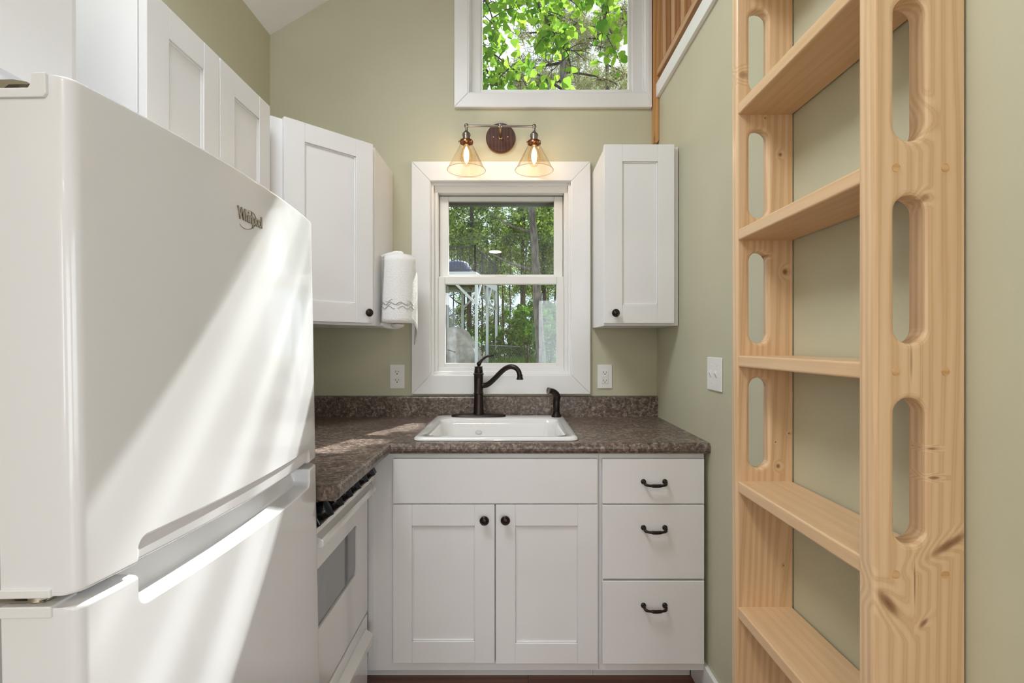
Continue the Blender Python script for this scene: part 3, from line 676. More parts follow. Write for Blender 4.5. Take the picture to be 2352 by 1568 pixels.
for a in (FY0 + .05, FY1 - .05):
    for xx in (-.62, -1.1): m = MB(); m.lathe([(.02, .0085 if xx < -1 else -.001), (.02, .05)], (xx - .02, a, 0), 'Z', 12); m.build('foot', BLACKM, fr)
# hinge side trim caps (facing the photographer)
MB().prism([(-.562, 1.525), (-.5045, 1.525), (-.5010, 1.529), (-.5010, 1.5515), (-.5155, 1.5515), (-.5175, 1.540), (-.5205, 1.5355), (-.562, 1.5355)], 'Y', FY0 - .0035, FY0 + .030).build('hinge_cap', FRIDGE2, ud, .0012)
bx((-.562, FY0 - .003, .9862), (-.5065, FY0 + .03, .9955)).build('hinge_cap', FRIDGE2, ud, .0012)
bx((-.562, FY0 - .003, .9650), (-.5060, FY0 + .03, .9772)).build('hinge_cap', FRIDGE2, ld, .0012)
m = MB()
m.prism([(-.60, 1.537), (-.60, 1.5495), (-.545, 1.5495), (-.530, 1.5465), (-.5275, 1.5440), (-.55, 1.5440), (-.56, 1.537)], 'Y', FY0 + .006, FY0 + .030)
m.lathe([(.0065, 1.5355), (.0065, 1.546)], (-.542, FY0 + .018, 0), 'Z', 14); m.lathe([(.0050, 1.5358), (.0050, 1.5430), (.003, 1.5440)], (-.5265, FY0 + .018, 0), 'Z', 12)
m.build('top_hinge', CHROME, fr)
m = MB(); m.box((-.60, FY0 + .004, .9785), (-.520, FY0 + .035, .9805)); m.lathe([(.012, .9772), (.014, .979), (.012, .9842)], (-.531, FY0 + .016, 0), 'Z', 18); m.build('middle_hinge', CHROME, fr)
# raised maker's lettering
tx = bpy.data.curves.new('logo', 'FONT'); tx.body = 'Whirlpool'; tx.size = .0215; tx.extrude = .0010; tx.bevel_depth = .0003; tx.space_character = .86
tx.materials.append(CHROME)
tmp = bpy.data.objects.new('lettering_source', tx); C.objects.link(tmp); bpy.context.view_layer.update()
lme = bpy.data.meshes.new_from_object(tmp.evaluated_get(bpy.context.evaluated_depsgraph_get())); bpy.data.objects.remove(tmp)
to = bpy.data.objects.new('logo', lme); C.objects.link(to); to.parent = ud; to['label'] = 'raised silver lettering'
def fx(yv):
    t = (yv - FY0) / (FY1 - FY0); return FXF + BOW * (1 - (2 * t - 1) ** 2)
sl_ = (fx(.886) - fx(.812)) / .074
to.matrix_local = Matrix.Translation(Vector((fx(.812) + .0010, .812, 1.468)) - WL[ud.name]) @ Matrix(((sl_, 0, 1, 0), (1, 0, -sl_, 0), (0, 1, 0, 0), (0, 0, 0, 1)))
to.scale = (to.scale[0], to.scale[1] * 1.35, to.scale[2])
m = MB(); m.tube([(fx(.84 + .025 * math.cos(a)) + .0008, .842 + .027 * math.cos(a), 1.472 + .0165 * math.sin(a) + .006 * math.cos(a)) for a in [R(205) + R(250) * k / 24 for k in range(25)]], [.0002 + .0007 * math.sin(PI * k / 24) for k in range(25)], 6)
m.build('logo_swoosh', CHROME, ud)

fr.rotation_euler.y = R(-1.0); fr.location.x += .0262; fr.location.z -= .0045   # the cabinet leans back a little
# ------------------------------------------------------------------ range
RX = -.500; RY0, RY1 = 1.186, 1.690
rg_ = empty('kitchen_range', (-.8, 1.44, 0), 'white range with oven window and black knobs under the countertop edge', 'range')
bx((XL + .01, RY0, .04), (RX - .03, RY1, .868)).build('range_body', ENAMEL, rg_, .003)
kp = MB().prism([(-.535, .868), (-.535, .812), (-.470, .8165), (-.4655, .8205), (-.488, .864), (-.491, .868)], 'Y', RY0 + .004, RY1 - .006).build('control_panel', BLACK, rg_, .003)
mkm = MB()
for i in range(6):
    yk = 1.600 - i * .0745
    tilt = Matrix.Translation((-.4770, yk, .8430)) @ Matrix.Rotation(R(90 - 27), 4, 'Y')
    m = MB(); m.lathe([(.0235, 0), (.0235, .004), (.0225, .007), (.0215, .014), (.0205, .016), (.0005, .0165)], (0, 0, 0), 'Z', 32, True, tilt); m.box((-.0205, -.003, .014), (.0205, .003, .022), tilt)
    m.build('knob', BLACK, kp)
    for a in range(-3, 4):
        t2 = tilt @ Matrix.Rotation(R(a * 32 + 90), 4, 'Z'); mkm.box((.0255, -.0007, .0), (.0285, .0007, .0012), t2)
mkm.build('dial_marks', MARK, kp)['kind'] = 'stuff'
od = MB()
OZ0, OZ1, GY0, GY1, GZ0, GZ1 = .345, .795, 1.232, 1.574, .527, .684
od.box((RX - .03, RY0 + .002, OZ0), (RX, GY0, OZ1)); od.box((RX - .03, GY1, OZ0), (RX, RY1 - .002, OZ1)); od.box((RX - .03, GY0, OZ0), (RX, GY1, GZ0)); od.box((RX - .03, GY0, GZ1), (RX, GY1, OZ1))
# corner fillets of the window opening
for (yc, zc, sy_, sz_) in ((GY0, GZ0, 1, 1), (GY1, GZ0, -1, 1), (GY0, GZ1, 1, -1), (GY1, GZ1, -1, -1)):
    rr_ = .022; pts = [(yc, zc)] + [(yc + sy_ * (rr_ - rr_ * math.sin(t)), zc + sz_ * (rr_ - rr_ * math.cos(t))) for t in [PI / 2 * k / 6 for k in range(7)]]
    od.prism(pts, 'X', RX - .03, RX)
odo = od.build('oven_door', ENAMEL, rg_)
bx((RX - .028, GY0 - .004, GZ0 - .004), (RX - .005, GY1 + .004, GZ1 + .004)).build('oven_window', OVENGL, odo)
m = MB(); m.prism([(RX - .001, .794), (RX + .006, .794), (RX + .034, .784), (RX + .038, .779), (RX + .038, .766), (RX + .034, .762), (RX + .022, .762), (RX - .001, .772)], 'Y', 1.196, 1.655); m.build('door_handle', ENAMEL, odo, .002)
bx((-.535, RY0 + .004, .799), (-.476, RY1 - .008, .8125)).build('vent_trim', ENAMEL, rg_)
dw = bx((RX - .03, RY0 + .002, .06), (RX, RY1 - .002, .333)).build('storage_drawer', ENAMEL, rg_, .004)
m = MB(); m.prism([(RX - .001, .300), (RX + .005, .300), (RX + .030, .285), (RX + .030, .262), (RX + .024, .256), (RX + .018, .275), (RX - .001, .280)], 'Y', 1.196, 1.655); m.build('drawer_handle', ENAMEL, dw, .002)
bx((RX - .035, RY0 + .01, .334), (RX - .012, RY1 - .01, .344)).build('door_gap', BLACKM, rg_)  # black strip set in the gap stands in for its shade
for a in (RY0 + .04, RY1 - .04):
    for xx in (-.56, -1.1): m = MB(); m.lathe([(.015, 0), (.015, .04)], (xx, a, 0), 'Z', 12); m.build('foot', BLACKM, rg_)

# ------------------------------------------------------------------ ladder on the right wall
ld_ = empty('loft_ladder', (.62, .99, 0), 'pine loft ladder with slotted uprights and broad flat rungs', 'ladder')
bays = [(1.178, .955), (1.487, 1.261), (1.788, 1.570), (2.082, 1.880), (2.39, 2.19)]
def stringer(y0, y1, wm):
    r = .0055; X0, X1, Z0, Z1 = .5495, .6875, 0.0, 2.66
    def outer(o_, top=2.66): return [(X0 + o_, Z0 + o_), (X1 - o_ * .3, Z0 + o_), (X1 - o_ * .3, Z1 - o_), (X0 + o_, Z1 - o_)]
    def hole(zt, zb, o_):
        cxh, rad = .604, .0235; pts = []
        for k in range(13): a = PI * k / 12; pts.append((cxh + (rad + o_) * math.cos(a), zt - rad + (rad + o_) * math.sin(a)))
        for k in range(13): a = PI + PI * k / 12; pts.append((cxh + (rad + o_) * math.cos(a), zb + rad + (rad + o_) * math.sin(a)))
        return pts
    lay = []
    for k in range(4): a = PI / 2 * k / 3; lay.append((y0 + r * (1 - math.sin(a)), r * (1 - math.cos(a)) ))
    lay = [(y0, r), (y0 + r * .13, r * .5), (y0 + r * .5, r * .13), (y0 + r, 0), (y1 - r, 0), (y1 - r * .5, r * .13), (y1 - r * .13, r * .5), (y1, r)]
    m = MB()
    loops = [lambda o_: outer(o_)] + [(lambda o_, b=b: hole(b[0], b[1], o_ * 1.5)) for b in bays]
    for f_ in loops:
        rings = [[(p[0], yy, p[1]) for p in f_(o_)] for yy, o_ in lay]; m.rings(rings, False)
    for yy, o_ in (lay[0], lay[-1]):
        polys = [[Vector((p[0], p[1], 0)) for p in f_(o_)] for f_ in loops]
        flat = [v_ for p in polys for v_ in p]; tris = geometry.tessellate_polygon(polys)
        m.add([(v_.x, yy, v_.y) for v_ in flat], [tuple(t) for t in tris])
    # weld
    import bmesh
    me = bpy.data.meshes.new('upright'); me.from_pydata([tuple(Vector(p) - Vector((.62, (y0 + y1) / 2, 1.3))) for p in m.v], [], m.f)
    bm = bmesh.new(); bm.from_mesh(me); bmesh.ops.remove_doubles(bm, verts=bm.verts, dist=1e-5); bmesh.ops.recalc_face_normals(bm, faces=bm.faces); bm.to_mesh(me); bm.free()
    me.materials.append(wm)
    return link('upright', me, ((.62, (y0 + y1) / 2, 1.3)), ld_)
st_far = stringer(1.204, 1.233, PINE_ZF); st_near = stringer(.746, .781, PINE_Z)
for zt in (.307, .615, .9235, 1.232, 1.5415, 1.850, 2.160, 2.468):
    bx((.5525, .775, zt - .0275), (.6865, 1.210, zt)).build('rung', PINE_Y, ld_, .004, 3)
    for xx in (.5825, .6575):
        for yy, dy in ((.7455, .004),):
            m = MB(); m.lathe([(.0063, yy - .0004), (.0063, yy + dy)], (xx, 0, zt - .0135), 'Y', 16); m.build('dowel_plug', PLUGM, ld_)

# ------------------------------------------------------------------ vanity light over the window
LX, LY, LZ = -.058, 2.239, 2.256
vl = empty('vanity_light', (LX, YB, 2.24), 'two-bulb vanity light with clear cone shades over the kitchen window', 'light')
m = MB(); m.lathe([(.070, 2.350), (.070, 2.334), (.0675, 2.331), (.001, 2.331)], (LX, 0, 2.241), 'Y', 40); cn = m.build('canopy', WALNUT, vl)
m = MB(); m.lathe([(.0708, 2.350), (.0708, 2.336), (.0695, 2.336), (.0695, 2.350)], (LX, 0, 2.241), 'Y', 40, False); m.build('canopy_rim', DKWOOD_EDGE, cn)
for s_ in (-1, 1):
    m = MB(); m.sphere((LX + s_ * .034, 2.330, 2.243), .0048, 12); m.build('screw', BRASS, cn)
m = MB(); m.tube(catmull([(LX, 2.333, 2.239), (LX, 2.305, 2.241), (LX, 2.27, 2.248), (LX, LY, LZ)], 5), .0062, 12); m.lathe([(.010, 2.333), (.009, 2.327), (.006, 2.325)], (LX, 0, 2.239), 'Y', 16); m.build('arm', BRASS, vl)
m = MB(); m.tube([(LX - .157, LY, LZ), (LX + .158, LY, LZ - .003)], .0052, 14); m.sphere((LX, LY, LZ), .0115, 16); m.build('crossbar', PEWTER, vl)
for s_ in (-1, 1):
    x = LX + s_ * .154 - (.0 if s_ < 0 else -.001); z0 = LZ - (.003 if s_ > 0 else 0)
    m = MB(); m.sphere((x, LY, z0), .0105, 14); m.lathe([(.0062, z0 - .006), (.0062, z0 - .022), (.008, z0 - .024), (.018, z0 - .036), (.0195, z0 - .041), (.0195, z0 - .044), (.0170, z0 - .046), (.0165, z0 - .066), (.019, z0 - .068)], (x, LY, 0), 'Z', 24); sk_ = m.build('socket', PEWTER, vl, sharp=40)
    m = MB(); m.lathe([(.018, z0 - .066), (.029, z0 - .068), (.031, z0 - .073), (.031, z0 - .080), (.0285, z0 - .080), (.0285, z0 - .074), (.016, z0 - .070)], (x, LY, 0), 'Z', 28)
    for a in (20, 140, 260): m.sphere((x + .0335 * math.cos(R(a + 180)), LY + .0335 * math.sin(R(a + 180)), z0 - .077), .0042, 10)
    m.build('collar', COPPER, sk_, sharp=50)
    zt = z0 - .075; zb = 2.053
    pr = [(.026, zt), (.0285, zt - .010), (.0310, zt - .018), (.0870, zb), (.0875, zb - .001), (.0862, zb - .001), (.0300, zt - .018), (.0272, zt - .010), (.025, zt)]
    m = MB(); m.lathe(pr[:5], (x, LY, 0), 'Z', 48, False); sh = m.build('shade', SHADEG, vl, sharp=80)
    m = MB(); rim = [(x + .0872 * math.cos(2 * PI * k / 48), LY + .0872 * math.sin(2 * PI * k / 48), zb) for k in range(49)]; m.tube(rim, .0011, 6); m.build('shade_rim', mat('glass_rim', (.42, .36, .27), .1, 0, .8), sh)
    pb = [(.013, zt - .004), (.013, zt - .014), (.018, zt - .030), (.026, zt - .055), (.0285, zt - .072), (.026, zt - .088), (.015, zt - .104), (.002, zt - .112)]
    m = MB(); m.lathe(pb, (x, LY, 0), 'Z', 28, False); bl = m.build('bulb', BULBG, vl, sharp=80)
    m = MB(); m.lathe([(.0125, zt + .004), (.0130, zt - .010), (.0125, zt - .016)], (x, LY, 0), 'Z', 18); m.build('bulb_cap', BRASS, bl)
    pf = [(.001, zt - .018), (.004, zt - .024), (.0105, zt - .040), (.0125, zt - .060), (.0110, zt - .080), (.004, zt - .096), (.001, zt - .098)]
    m = MB(); m.lathe(pf, (x, LY, 0), 'Z', 18); m.build('filament', GLOW, bl)
    pl = bpy.data.lights.new('bulb_light', 'POINT'); pl.energy = 1.0; pl.color = (1, .79, .60); pl.shadow_soft_size = .03
    po = bpy.data.objects.new('bulb_light', pl); C.objects.link(po); po.location = (x, LY - .045, zt - .062)
# recessed lights in the lower ceiling behind the photographer
for i, yy in enumerate((-1.2, -3.3)):
    rl_ = empty('recessed_light', (-.22, yy, 2.42), ('round recessed ceiling light reflected in the upper pane of the kitchen window', 'second round ceiling light, lower and smaller in the window pane reflection')[i], 'light', 'round lights in the lower ceiling')
    m = MB(); m.lathe([(.075, 2.4195), (.095, 2.4185), (.095, 2.4165), (.078, 2.412), (.073, 2.4165)], (-.22, yy, 0), 'Z', 32, False); m.build('trim_ring', TRIM, rl_)
    m = MB(); m.lathe([(.074, 2.4190), (.074, 2.4160), (.001, 2.4155)], (-.22, yy, 0), 'Z', 32); m.build('lens', LENS, rl_)
    area('ceiling_lamp', (-.22, yy, 2.405), (0, 0, -1), .15, .15, 9, (1, .86, .68), 'DISK')

# ------------------------------------------------------------------ paper towels, outlets, switch
pt = empty('paper_towel_holder', (-.565, 2.14, 1.5), 'white paper towel holder fixed to the side of the corner cabinet', 'holder')
px_, py_ = -.492, 2.135
bx((-.5748, 2.15, 1.36), (-.572, 2.18, 1.63)).build('back_plate', HOLD, pt, .001)
m = MB(); m.tube(catmull([(-.572, py_, 1.640), (-.540, py_, 1.652), (-.505, py_, 1.658), (px_ + .004, py_, 1.655)], 5), [.006] * 8 + [.008] * 8, 14); m.sphere((px_ + .003, py_, 1.650), .0155, 16); m.build('bracket', HOLD, pt)
m = MB(); m.tube(catmull([(-.572, py_, 1.350), (-.545, py_, 1.340), (-.51, py_, 1.338), (px_, py_, 1.342)], 5), [.013] * 16, 14); m.lathe([(.030, 1.345), (.028, 1.337), (.018, 1.330), (.001, 1.329)], (px_ - .010, py_, 0), 'Z', 24); m.build('bracket', HOLD, pt)
tw = empty('paper_towel_roll', (px_, py_, 1.355), 'white paper towel roll with grey wavy print hanging beside the window', 'paper towel')
nt_ = 48; rr_ = []
for k in range(13):
    z = 1.355 + .287 * k / 12; ring = []
    sh_ = -.010 * (1 - k / 12); rad = .0665 + .0030 * (1 - k / 12) - (.003 if k in (0, 12) else 0)
    for i in range(nt_):
        a = 2 * PI * i / nt_; ring.append((px_ + sh_ + rad * math.cos(a), py_ + rad * math.sin(a), z))
    rr_.append(ring)
m = MB(); m.rings(rr_); m.smooth = True; m.build('roll', PAPER, tw, sharp=60)
def towel_pt(a, z, off=.0015):
    k = (z - 1.355) / .287; return (px_ - .010 * (1 - k) + (.0665 + .0030 * (1 - k) + off) * math.cos(a), py_ + (.0665 + .0030 * (1 - k) + off) * math.sin(a), z)
# outer sheet leaves the roll at the right and hangs free
m = MB(); m.smooth = True; rows = []
for k in range(15):
    s_ = k / 14; row = []
    for j in range(22):
        u = j / 21; zt = 1.640; 
        a = R(-150 + 150 * min(1, u / .72)); z = 1.635 - .285 * s_
        if u <= .72: p = towel_pt(a, z, .0022)
        else:
            q_ = (u - .72) / .28; p0 = towel_pt(0, z, .0022)
            sag = q_ * max(0, (s_ - .10)) * .9
            p = (p0[0] + .010 * math.sin(q_ * PI * 1.2) * (s_ + .2) - .004 * q_, p0[1] + .085 * q_ * (1 - .25 * s_), z - .085 * q_ * s_ ** 1.2 - .010 * q_ ** 2)
            if s_ < .15: p = (p[0] - .012 * q_, p[1] - .03 * q_, p[2])
        row.append(p)
    rows.append(row)
m.rings(rows, False, False); so_ = m.build('loose_sheet', PAPER, tw, sharp=80)
sol = so_.modifiers.new('thickness', 'SOLIDIFY'); sol.thickness = .0012
m = MB()
for (zc, amp, ph, a0, a1, rad) in ((1.443, .0045, .3, -125, -95, .0009), (1.4325, .0060, 1.3, -160, -10, .0013), (1.4290, .0045, .0, -158, -12, .0008), (1.4160, .0060, 2.0, -160, -88, .0014), (1.4150, .0055, .2, -78, -8, .0014), (1.440, .004, 2.2, -45, -8, .0008)):
    pts = []
    for k in range(40):
        a = R(a0 + (a1 - a0) * k / 39); pts.append(towel_pt(a, zc + amp * math.sin((a * .0665) / .041 * 2 * PI + ph), .0034))
    m.tube(pts, rad, 4)
m.build('wave_print', PRINT, tw)

def outlet(name, xc, zc, decora, label):
    e = empty(name, (xc, YB, zc), label, 'outlet')
    bx((xc - .035, YB - .006, zc - .057), (xc + .035, YB, zc + .057)).build('cover_plate', PLATE, e, .002)
    yf = YB - .006
    if decora:
        bx((xc - .0165, yf - .0022, zc - .0335), (xc + .0165, yf + .001, zc + .0335)).build('receptacle', PLATE, e, .001)
        bx((xc - .0130, yf - .0030, zc - .0048), (xc + .0130, yf - .0015, zc - .0008)).build('test_button', PLATE, e, .0005)
        bx((xc - .0130, yf - .0030, zc + .0008), (xc + .0130, yf - .0015, zc + .0048)).build('reset_button', PLATE, e, .0005)
        m = MB()
        for zz in (zc - .022, zc + .016): m.box((xc - .0075, yf - .0026, zz), (xc - .0055, yf - .002, zz + .009)); m.box((xc + .0050, yf - .0026, zz + .001), (xc + .0070, yf - .002, zz + .008)); m.lathe([(.0027, yf - .0026), (.0027, yf - .002)], (xc, 0, zz - .004), 'Y', 12)
        m.build('slots', SLOTM, e)['kind'] = 'stuff'
    else:
        for zz in (zc - .0195, zc + .0195):
            pts = [(xc + .0165 * math.copysign(abs(math.cos(a)) ** .6, math.cos(a)), zz + .0145 * math.copysign(abs(math.sin(a)) ** .8, math.sin(a))) for a in [2 * PI * k / 24 for k in range(24)]]
            rc_ = MB().prism(pts, 'Y', yf - .0022, yf + .001).build('receptacle', PLATE, e, .0006)
            m = MB(); m.box((xc - .0078, yf - .0026, zz - .0005), (xc - .0054, yf - .002, zz + .0085)); m.box((xc + .0052, yf - .0026, zz + .0005), (xc + .0074, yf - .002, zz + .0075)); m.lathe([(.0030, yf - .0026), (.0030, yf - .002)], (xc, 0, zz - .0065), 'Y', 12)
            m.build('slots', SLOTM, rc_)['kind'] = 'stuff'
        m = MB(); m.lathe([(.0028, yf - .0012), (.0028, yf)], (xc, 0, zc), 'Y', 12); m.build('screw', PLATE, e)
outlet('duplex_outlet', -.5525, 1.105, False, 'white duplex outlet with rounded sockets on the left of the window')
outlet('safety_outlet', .4395, 1.105, True, 'white rectangular safety outlet on the right of the window')
sw = empty('light_switch', (XR, 1.671, 1.158), 'white double light switch plate on the sage side wall', 'switch')
bx((XR - .006, 1.612, 1.101), (XR, 1.730, 1.215)).build('cover_plate', PLATE, sw, .0025)
for yy in (1.648, 1.694):
    m = MB(); m.prism([(XR - .006, 1.146), (XR - .0075, 1.147), (XR - .0135, 1.162), (XR - .0125, 1.169), (XR - .006, 1.170)], 'Y', yy - .005, yy + .005); m.build('toggle', PLATE, sw, .001)
    for zz in (1.128, 1.188):
        m = MB(); m.lathe([(.003, XR - .0072), (.003, XR - .0055)], (0, yy, zz), 'X', 12); m.build('screw', PLATE, sw)

# ------------------------------------------------------------------ outdoors
def gz(d): return -.35 + .8 * max(0, min(1, (d - 4) / 18)) ** 1.2
m = MB(); rows = []
for yy in [2.55, 4, 6, 9, 12, 15, 18, 20, 22, 25, 30, 40, 60, 90]:
    rows.append([(xx, yy, gz(yy) + .05 * math.sin(xx * 1.3 + yy)) for xx in np.linspace(-40, 40, 41)])
m.rings(rows, False, False); m.smooth = True; struct(m.build('ground', GROUND))
struct(bx((-30, -40, -.6), (30, 2.55, -.36)).build('ground_front', GROUND))

def blades(n, centers, rad, size, seed, kind='leaf', squash=(1, 1, 1)):
    """loose leaves as single rhombs scattered in clumps; returns a mesh"""
    g = np.random.default_rng(seed); centers = np.array(centers, float); ci = g.integers(0, len(centers), n)
    off = g.normal(size=(n, 3)); off /= np.linalg.norm(off, axis=1)[:, None]; off *= (g.random(n) ** .5)[:, None]
    rr_ = np.array(rad, float); rr_ = rr_[ci] if rr_.ndim else np.full(n, rr_)
    p = centers[ci] + off * rr_[:, None] * np.array(squash)
    a = g.normal(size=(n, 3)); a[:, 2] -= .3; a /= np.linalg.norm(a, axis=1)[:, None]
    b_ = np.cross(a, g.normal(size=(n, 3))); b_ /= np.linalg.norm(b_, axis=1)[:, None]
    L = size * (.6 + .8 * g.random(n)); W = L * (.38 if kind == 'leaf' else .05)
    c_ = np.cross(a, b_) * (W * .25)[:, None]
    v0 = p - a * (L / 2)[:, None]; v1 = p + b_ * W[:, None] + c_; v2 = p + a * (L / 2)[:, None]; v3 = p - b_ * W[:, None] + c_
    vs = np.stack([v0, v1, v2, v3], 1).reshape(-1, 3); fs = np.arange(4 * n).reshape(-1, 4)
    me = bpy.data.meshes.new('foliage'); me.vertices.add(4 * n); me.vertices.foreach_set('co', vs.astype(np.float32).ravel())
    me.loops.add(4 * n); me.loops.foreach_set('vertex_index', fs.astype(np.int32).ravel())
    me.polygons.add(n); me.polygons.foreach_set('loop_start', np.arange(0, 4 * n, 4, dtype=np.int32)); me.update(calc_edges=True)
    return me
def foliage(me, mtl, loc, parent, scale=1, rz=0):
    if not me.materials: me.materials.append(mtl)
    o = link('foliage', me, loc, parent); o.scale = (scale,) * 3; o.rotation_euler.z = rz; o['kind'] = 'stuff'; return o
def clumps(n, rx, ry, rz_, seed, rmin, rmax):
    g = np.random.default_rng(seed); c_ = g.normal(size=(n, 3)); c_ /= np.linalg.norm(c_, axis=1)[:, None]; c_ *= (g.random(n) ** .45)[:, None]
    return c_ * np.array([rx, ry, rz_]), g.uniform(rmin, rmax, n)
CR = []
for s_ in range(3):
    c_, r_ = clumps(60, 2.1, 2.1, 3.3, 20 + s_, .28, .70)
    CR.append(blades(6200, c_, r_, .125, 40 + s_))
def tree(name, x, y, h, r, crown, cz, cs, label, group=None, bark=BARK2, lean=(0, 0), branches=4, seed=0):
    g = random.Random(seed); z0 = gz(y) - .1
    t = empty(name, (x, y, z0), label, 'tree', group)
    pts = [(x + lean[0] * k / 8 + g.uniform(-.03, .03), y + lean[1] * k / 8, z0 + h * k / 8) for k in range(9)]
    m = MB(); m.tube(catmull(pts, 2), [r * (1.15 - .6 * k / 16) for k in range(17)], 10); m.build('trunk', bark, t)
    m = MB()
    for k in range(branches):
        zz = .35 + .6 * k / max(1, branches); i = zz * 8; p = Vector(pts[int(i)]); a = g.uniform(0, 2 * PI); ln = g.uniform(.8, 1.8)
        m.tube(catmull([p, p + Vector((math.cos(a) * ln * .5, math.sin(a) * ln * .5, .25)), p + Vector((math.cos(a) * ln, math.sin(a) * ln, .7))], 3), [r * .35, r * .33, r * .3, r * .27, r * .22, r * .15, r * .1], 6)
    if branches: m.build('branches', bark, t)['kind'] = 'stuff'
    if crown is not None: foliage(CR[crown], LEAFD, (x + lean[0] * .7, y, cz), t, cs, g.uniform(0, 6.28))
    return t
tree('tall_tree', .93, 15.5, 9.5, .135, None, 0, 1, 'tall grey-barked tree whose bare leaning trunk crosses the window right', None, BARK, (-.55, 0), 5, 3)
foliage(blades(3500, *[c_ for c_ in clumps(34, 1.8, 1.4, 1.6, 9, .25, .6)], .12, 91), LEAFD, (1.0, 16.5, 6.8), bpy.data.objects['tall_tree'])
lab = 'slender dark-stemmed tree in the dense green woods behind the fence'; grp = 'trees of the woods behind the fence'
spots = [(-5.6, 27), (-3.9, 29), (-2.4, 26.5), (-.9, 30), (.5, 27.5), (1.9, 28.5), (3.3, 26.5), (5.0, 29), (-7.5, 30), (6.8, 28),
         (-4.8, 37), (-2.0, 38), (.6, 36), (2.8, 38.5), (5.6, 37), (-7.6, 38), (8.5, 36), (-1.0, 45), (4.6, 45)]
for i, (x, y) in enumerate(spots):
    tree('woodland_tree', x, y, 9 + (i * 37 % 5) * .6, .09 + .02 * (i % 3), i % 3, 6.6 + (i * 13 % 7) * .35 + (y - 27) * .04, .95 + .10 * (i % 3), lab, grp, BARK2, (((i * 7) % 5 - 2) * .12, 0), 3, i)
for i in range(16):   # bare understorey stems
    x = -4.5 + i * .62 + ((i * 29) % 7) * .05; y = 24.5 + (i * 17 % 9) * .9
    tree('young_tree', x, y, 6.2, .035 + .012 * (i % 3), None, 0, 1, 'thin bare young stem among the woods behind the fence', 'thin stems of the woods behind the fence', BARK2, (.2 * ((i % 3) - 1), 0), 2, 50 + i)
# shrubs along the fence
SH = []
for s_ in range(2):
    c_, r_ = clumps(30, 1.15, .8, .75, 70 + s_, .10, .30); SH.append(blades(2600, c_, r_, .12, 80 + s_))
SHM = leafmat('shrub_leaf', (.04, .13, .02), (.20, .40, .06), .55)
for me in SH: me.materials.append(SHM)
shrubs = [(.55, 19.6, 2.0, 1.0, 'bright leafy shrub in front of the dark trunks beyond the sink window'), (1.55, 20.6, 1.5, 1.0, 'low green shrub at the foot of the tall grey trunk'), (-.75, 24.5, 1.3, 1.1, 'green shrub between the white deck posts'), (.2, 25.5, 1.0, .9, 'small shrub behind the chain-link fence'), (2.1, 23.5, 2.0, 1.3, 'large shrub at the right edge of the sink window'), (-2.6, 26, 1.3, 1.2, 'shrub behind the covered shape under the deck'), (1.2, 26, 2.6, 1.2, 'broad shrub under the woods near the leaning trunk')]
for i, (x, y, z, sc_, lb) in enumerate(shrubs):
    t = empty('shrub', (x, y, gz(y)), lb, 'shrub'); m = MB()
    for k in range(5): m.tube([(x, y, gz(y) - .05), (x + .15 * math.cos(k * 1.3), y + .15 * math.sin(k * 1.3), z * .6 + .1), (x + .4 * math.cos(k * 1.3), y + .3 * math.sin(k * 1.3), z + .2)], [.02, .015, .006], 5)
    m.build('stems', BARK2, t)['kind'] = 'stuff'; foliage(SH[i % 2], SHM, (x, y, z), t, sc_, i * 1.1)
for i, (x, y) in enumerate([(-6.4, 32), (-4.4, 33.5), (-2.6, 31.5), (-.9, 33), (.8, 31.8), (2.5, 33.4), (4.3, 32)]):
    t = empty('thicket', (x, y, gz(y)), 'dense low thicket filling the gaps between the dark stems of the woods', 'bush', 'thickets at the back of the woods')
    m = MB()
    for k in range(5): m.tube([(x, y, gz(y) - .05), (x + .5 * math.cos(k * 1.3), y + .3 * math.sin(k * 1.3), 1.8), (x + 1.0 * math.cos(k * 1.3), y + .5 * math.sin(k * 1.3), 3.4)], [.03, .02, .01], 5)
    m.build('stems', BARK2, t)['kind'] = 'stuff'; foliage(CR[i % 3], LEAFD, (x, y, 2.7), t, .62 + .05 * (i % 3), i * 1.7)
# grass
g = np.random.default_rng(5); n = 14000
gx = g.uniform(-5, 5, n); gy = g.uniform(15, 27, n); gh = g.uniform(.06, .22, n) * (1 + (gx > 0) * .4); wv_ = g.normal(size=(n, 2)) * .04
gzv = np.array([gz(v_) for v_ in gy]) - .03
v0 = np.stack([gx - .012, gy, gzv], 1); v1 = np.stack([gx + .012, gy, gzv], 1); v2 = np.stack([gx + wv_[:, 0], gy + wv_[:, 1], gzv + gh], 1)
me = bpy.data.meshes.new('grass'); vs = np.stack([v0, v1, v2], 1).reshape(-1, 3)
me.vertices.add(3 * n); me.vertices.foreach_set('co', vs.astype(np.float32).ravel()); me.loops.add(3 * n); me.loops.foreach_set('vertex_index', np.arange(3 * n, dtype=np.int32)); me.polygons.add(n); me.polygons.foreach_set('loop_start', np.arange(0, 3 * n, 3, dtype=np.int32)); me.update(calc_edges=True)
me.materials.append(GRASSM); tag(link('grass', me, (0, 0, 0)), 'tufted green grass along the foot of the fence', 'grass', None, 'stuff')

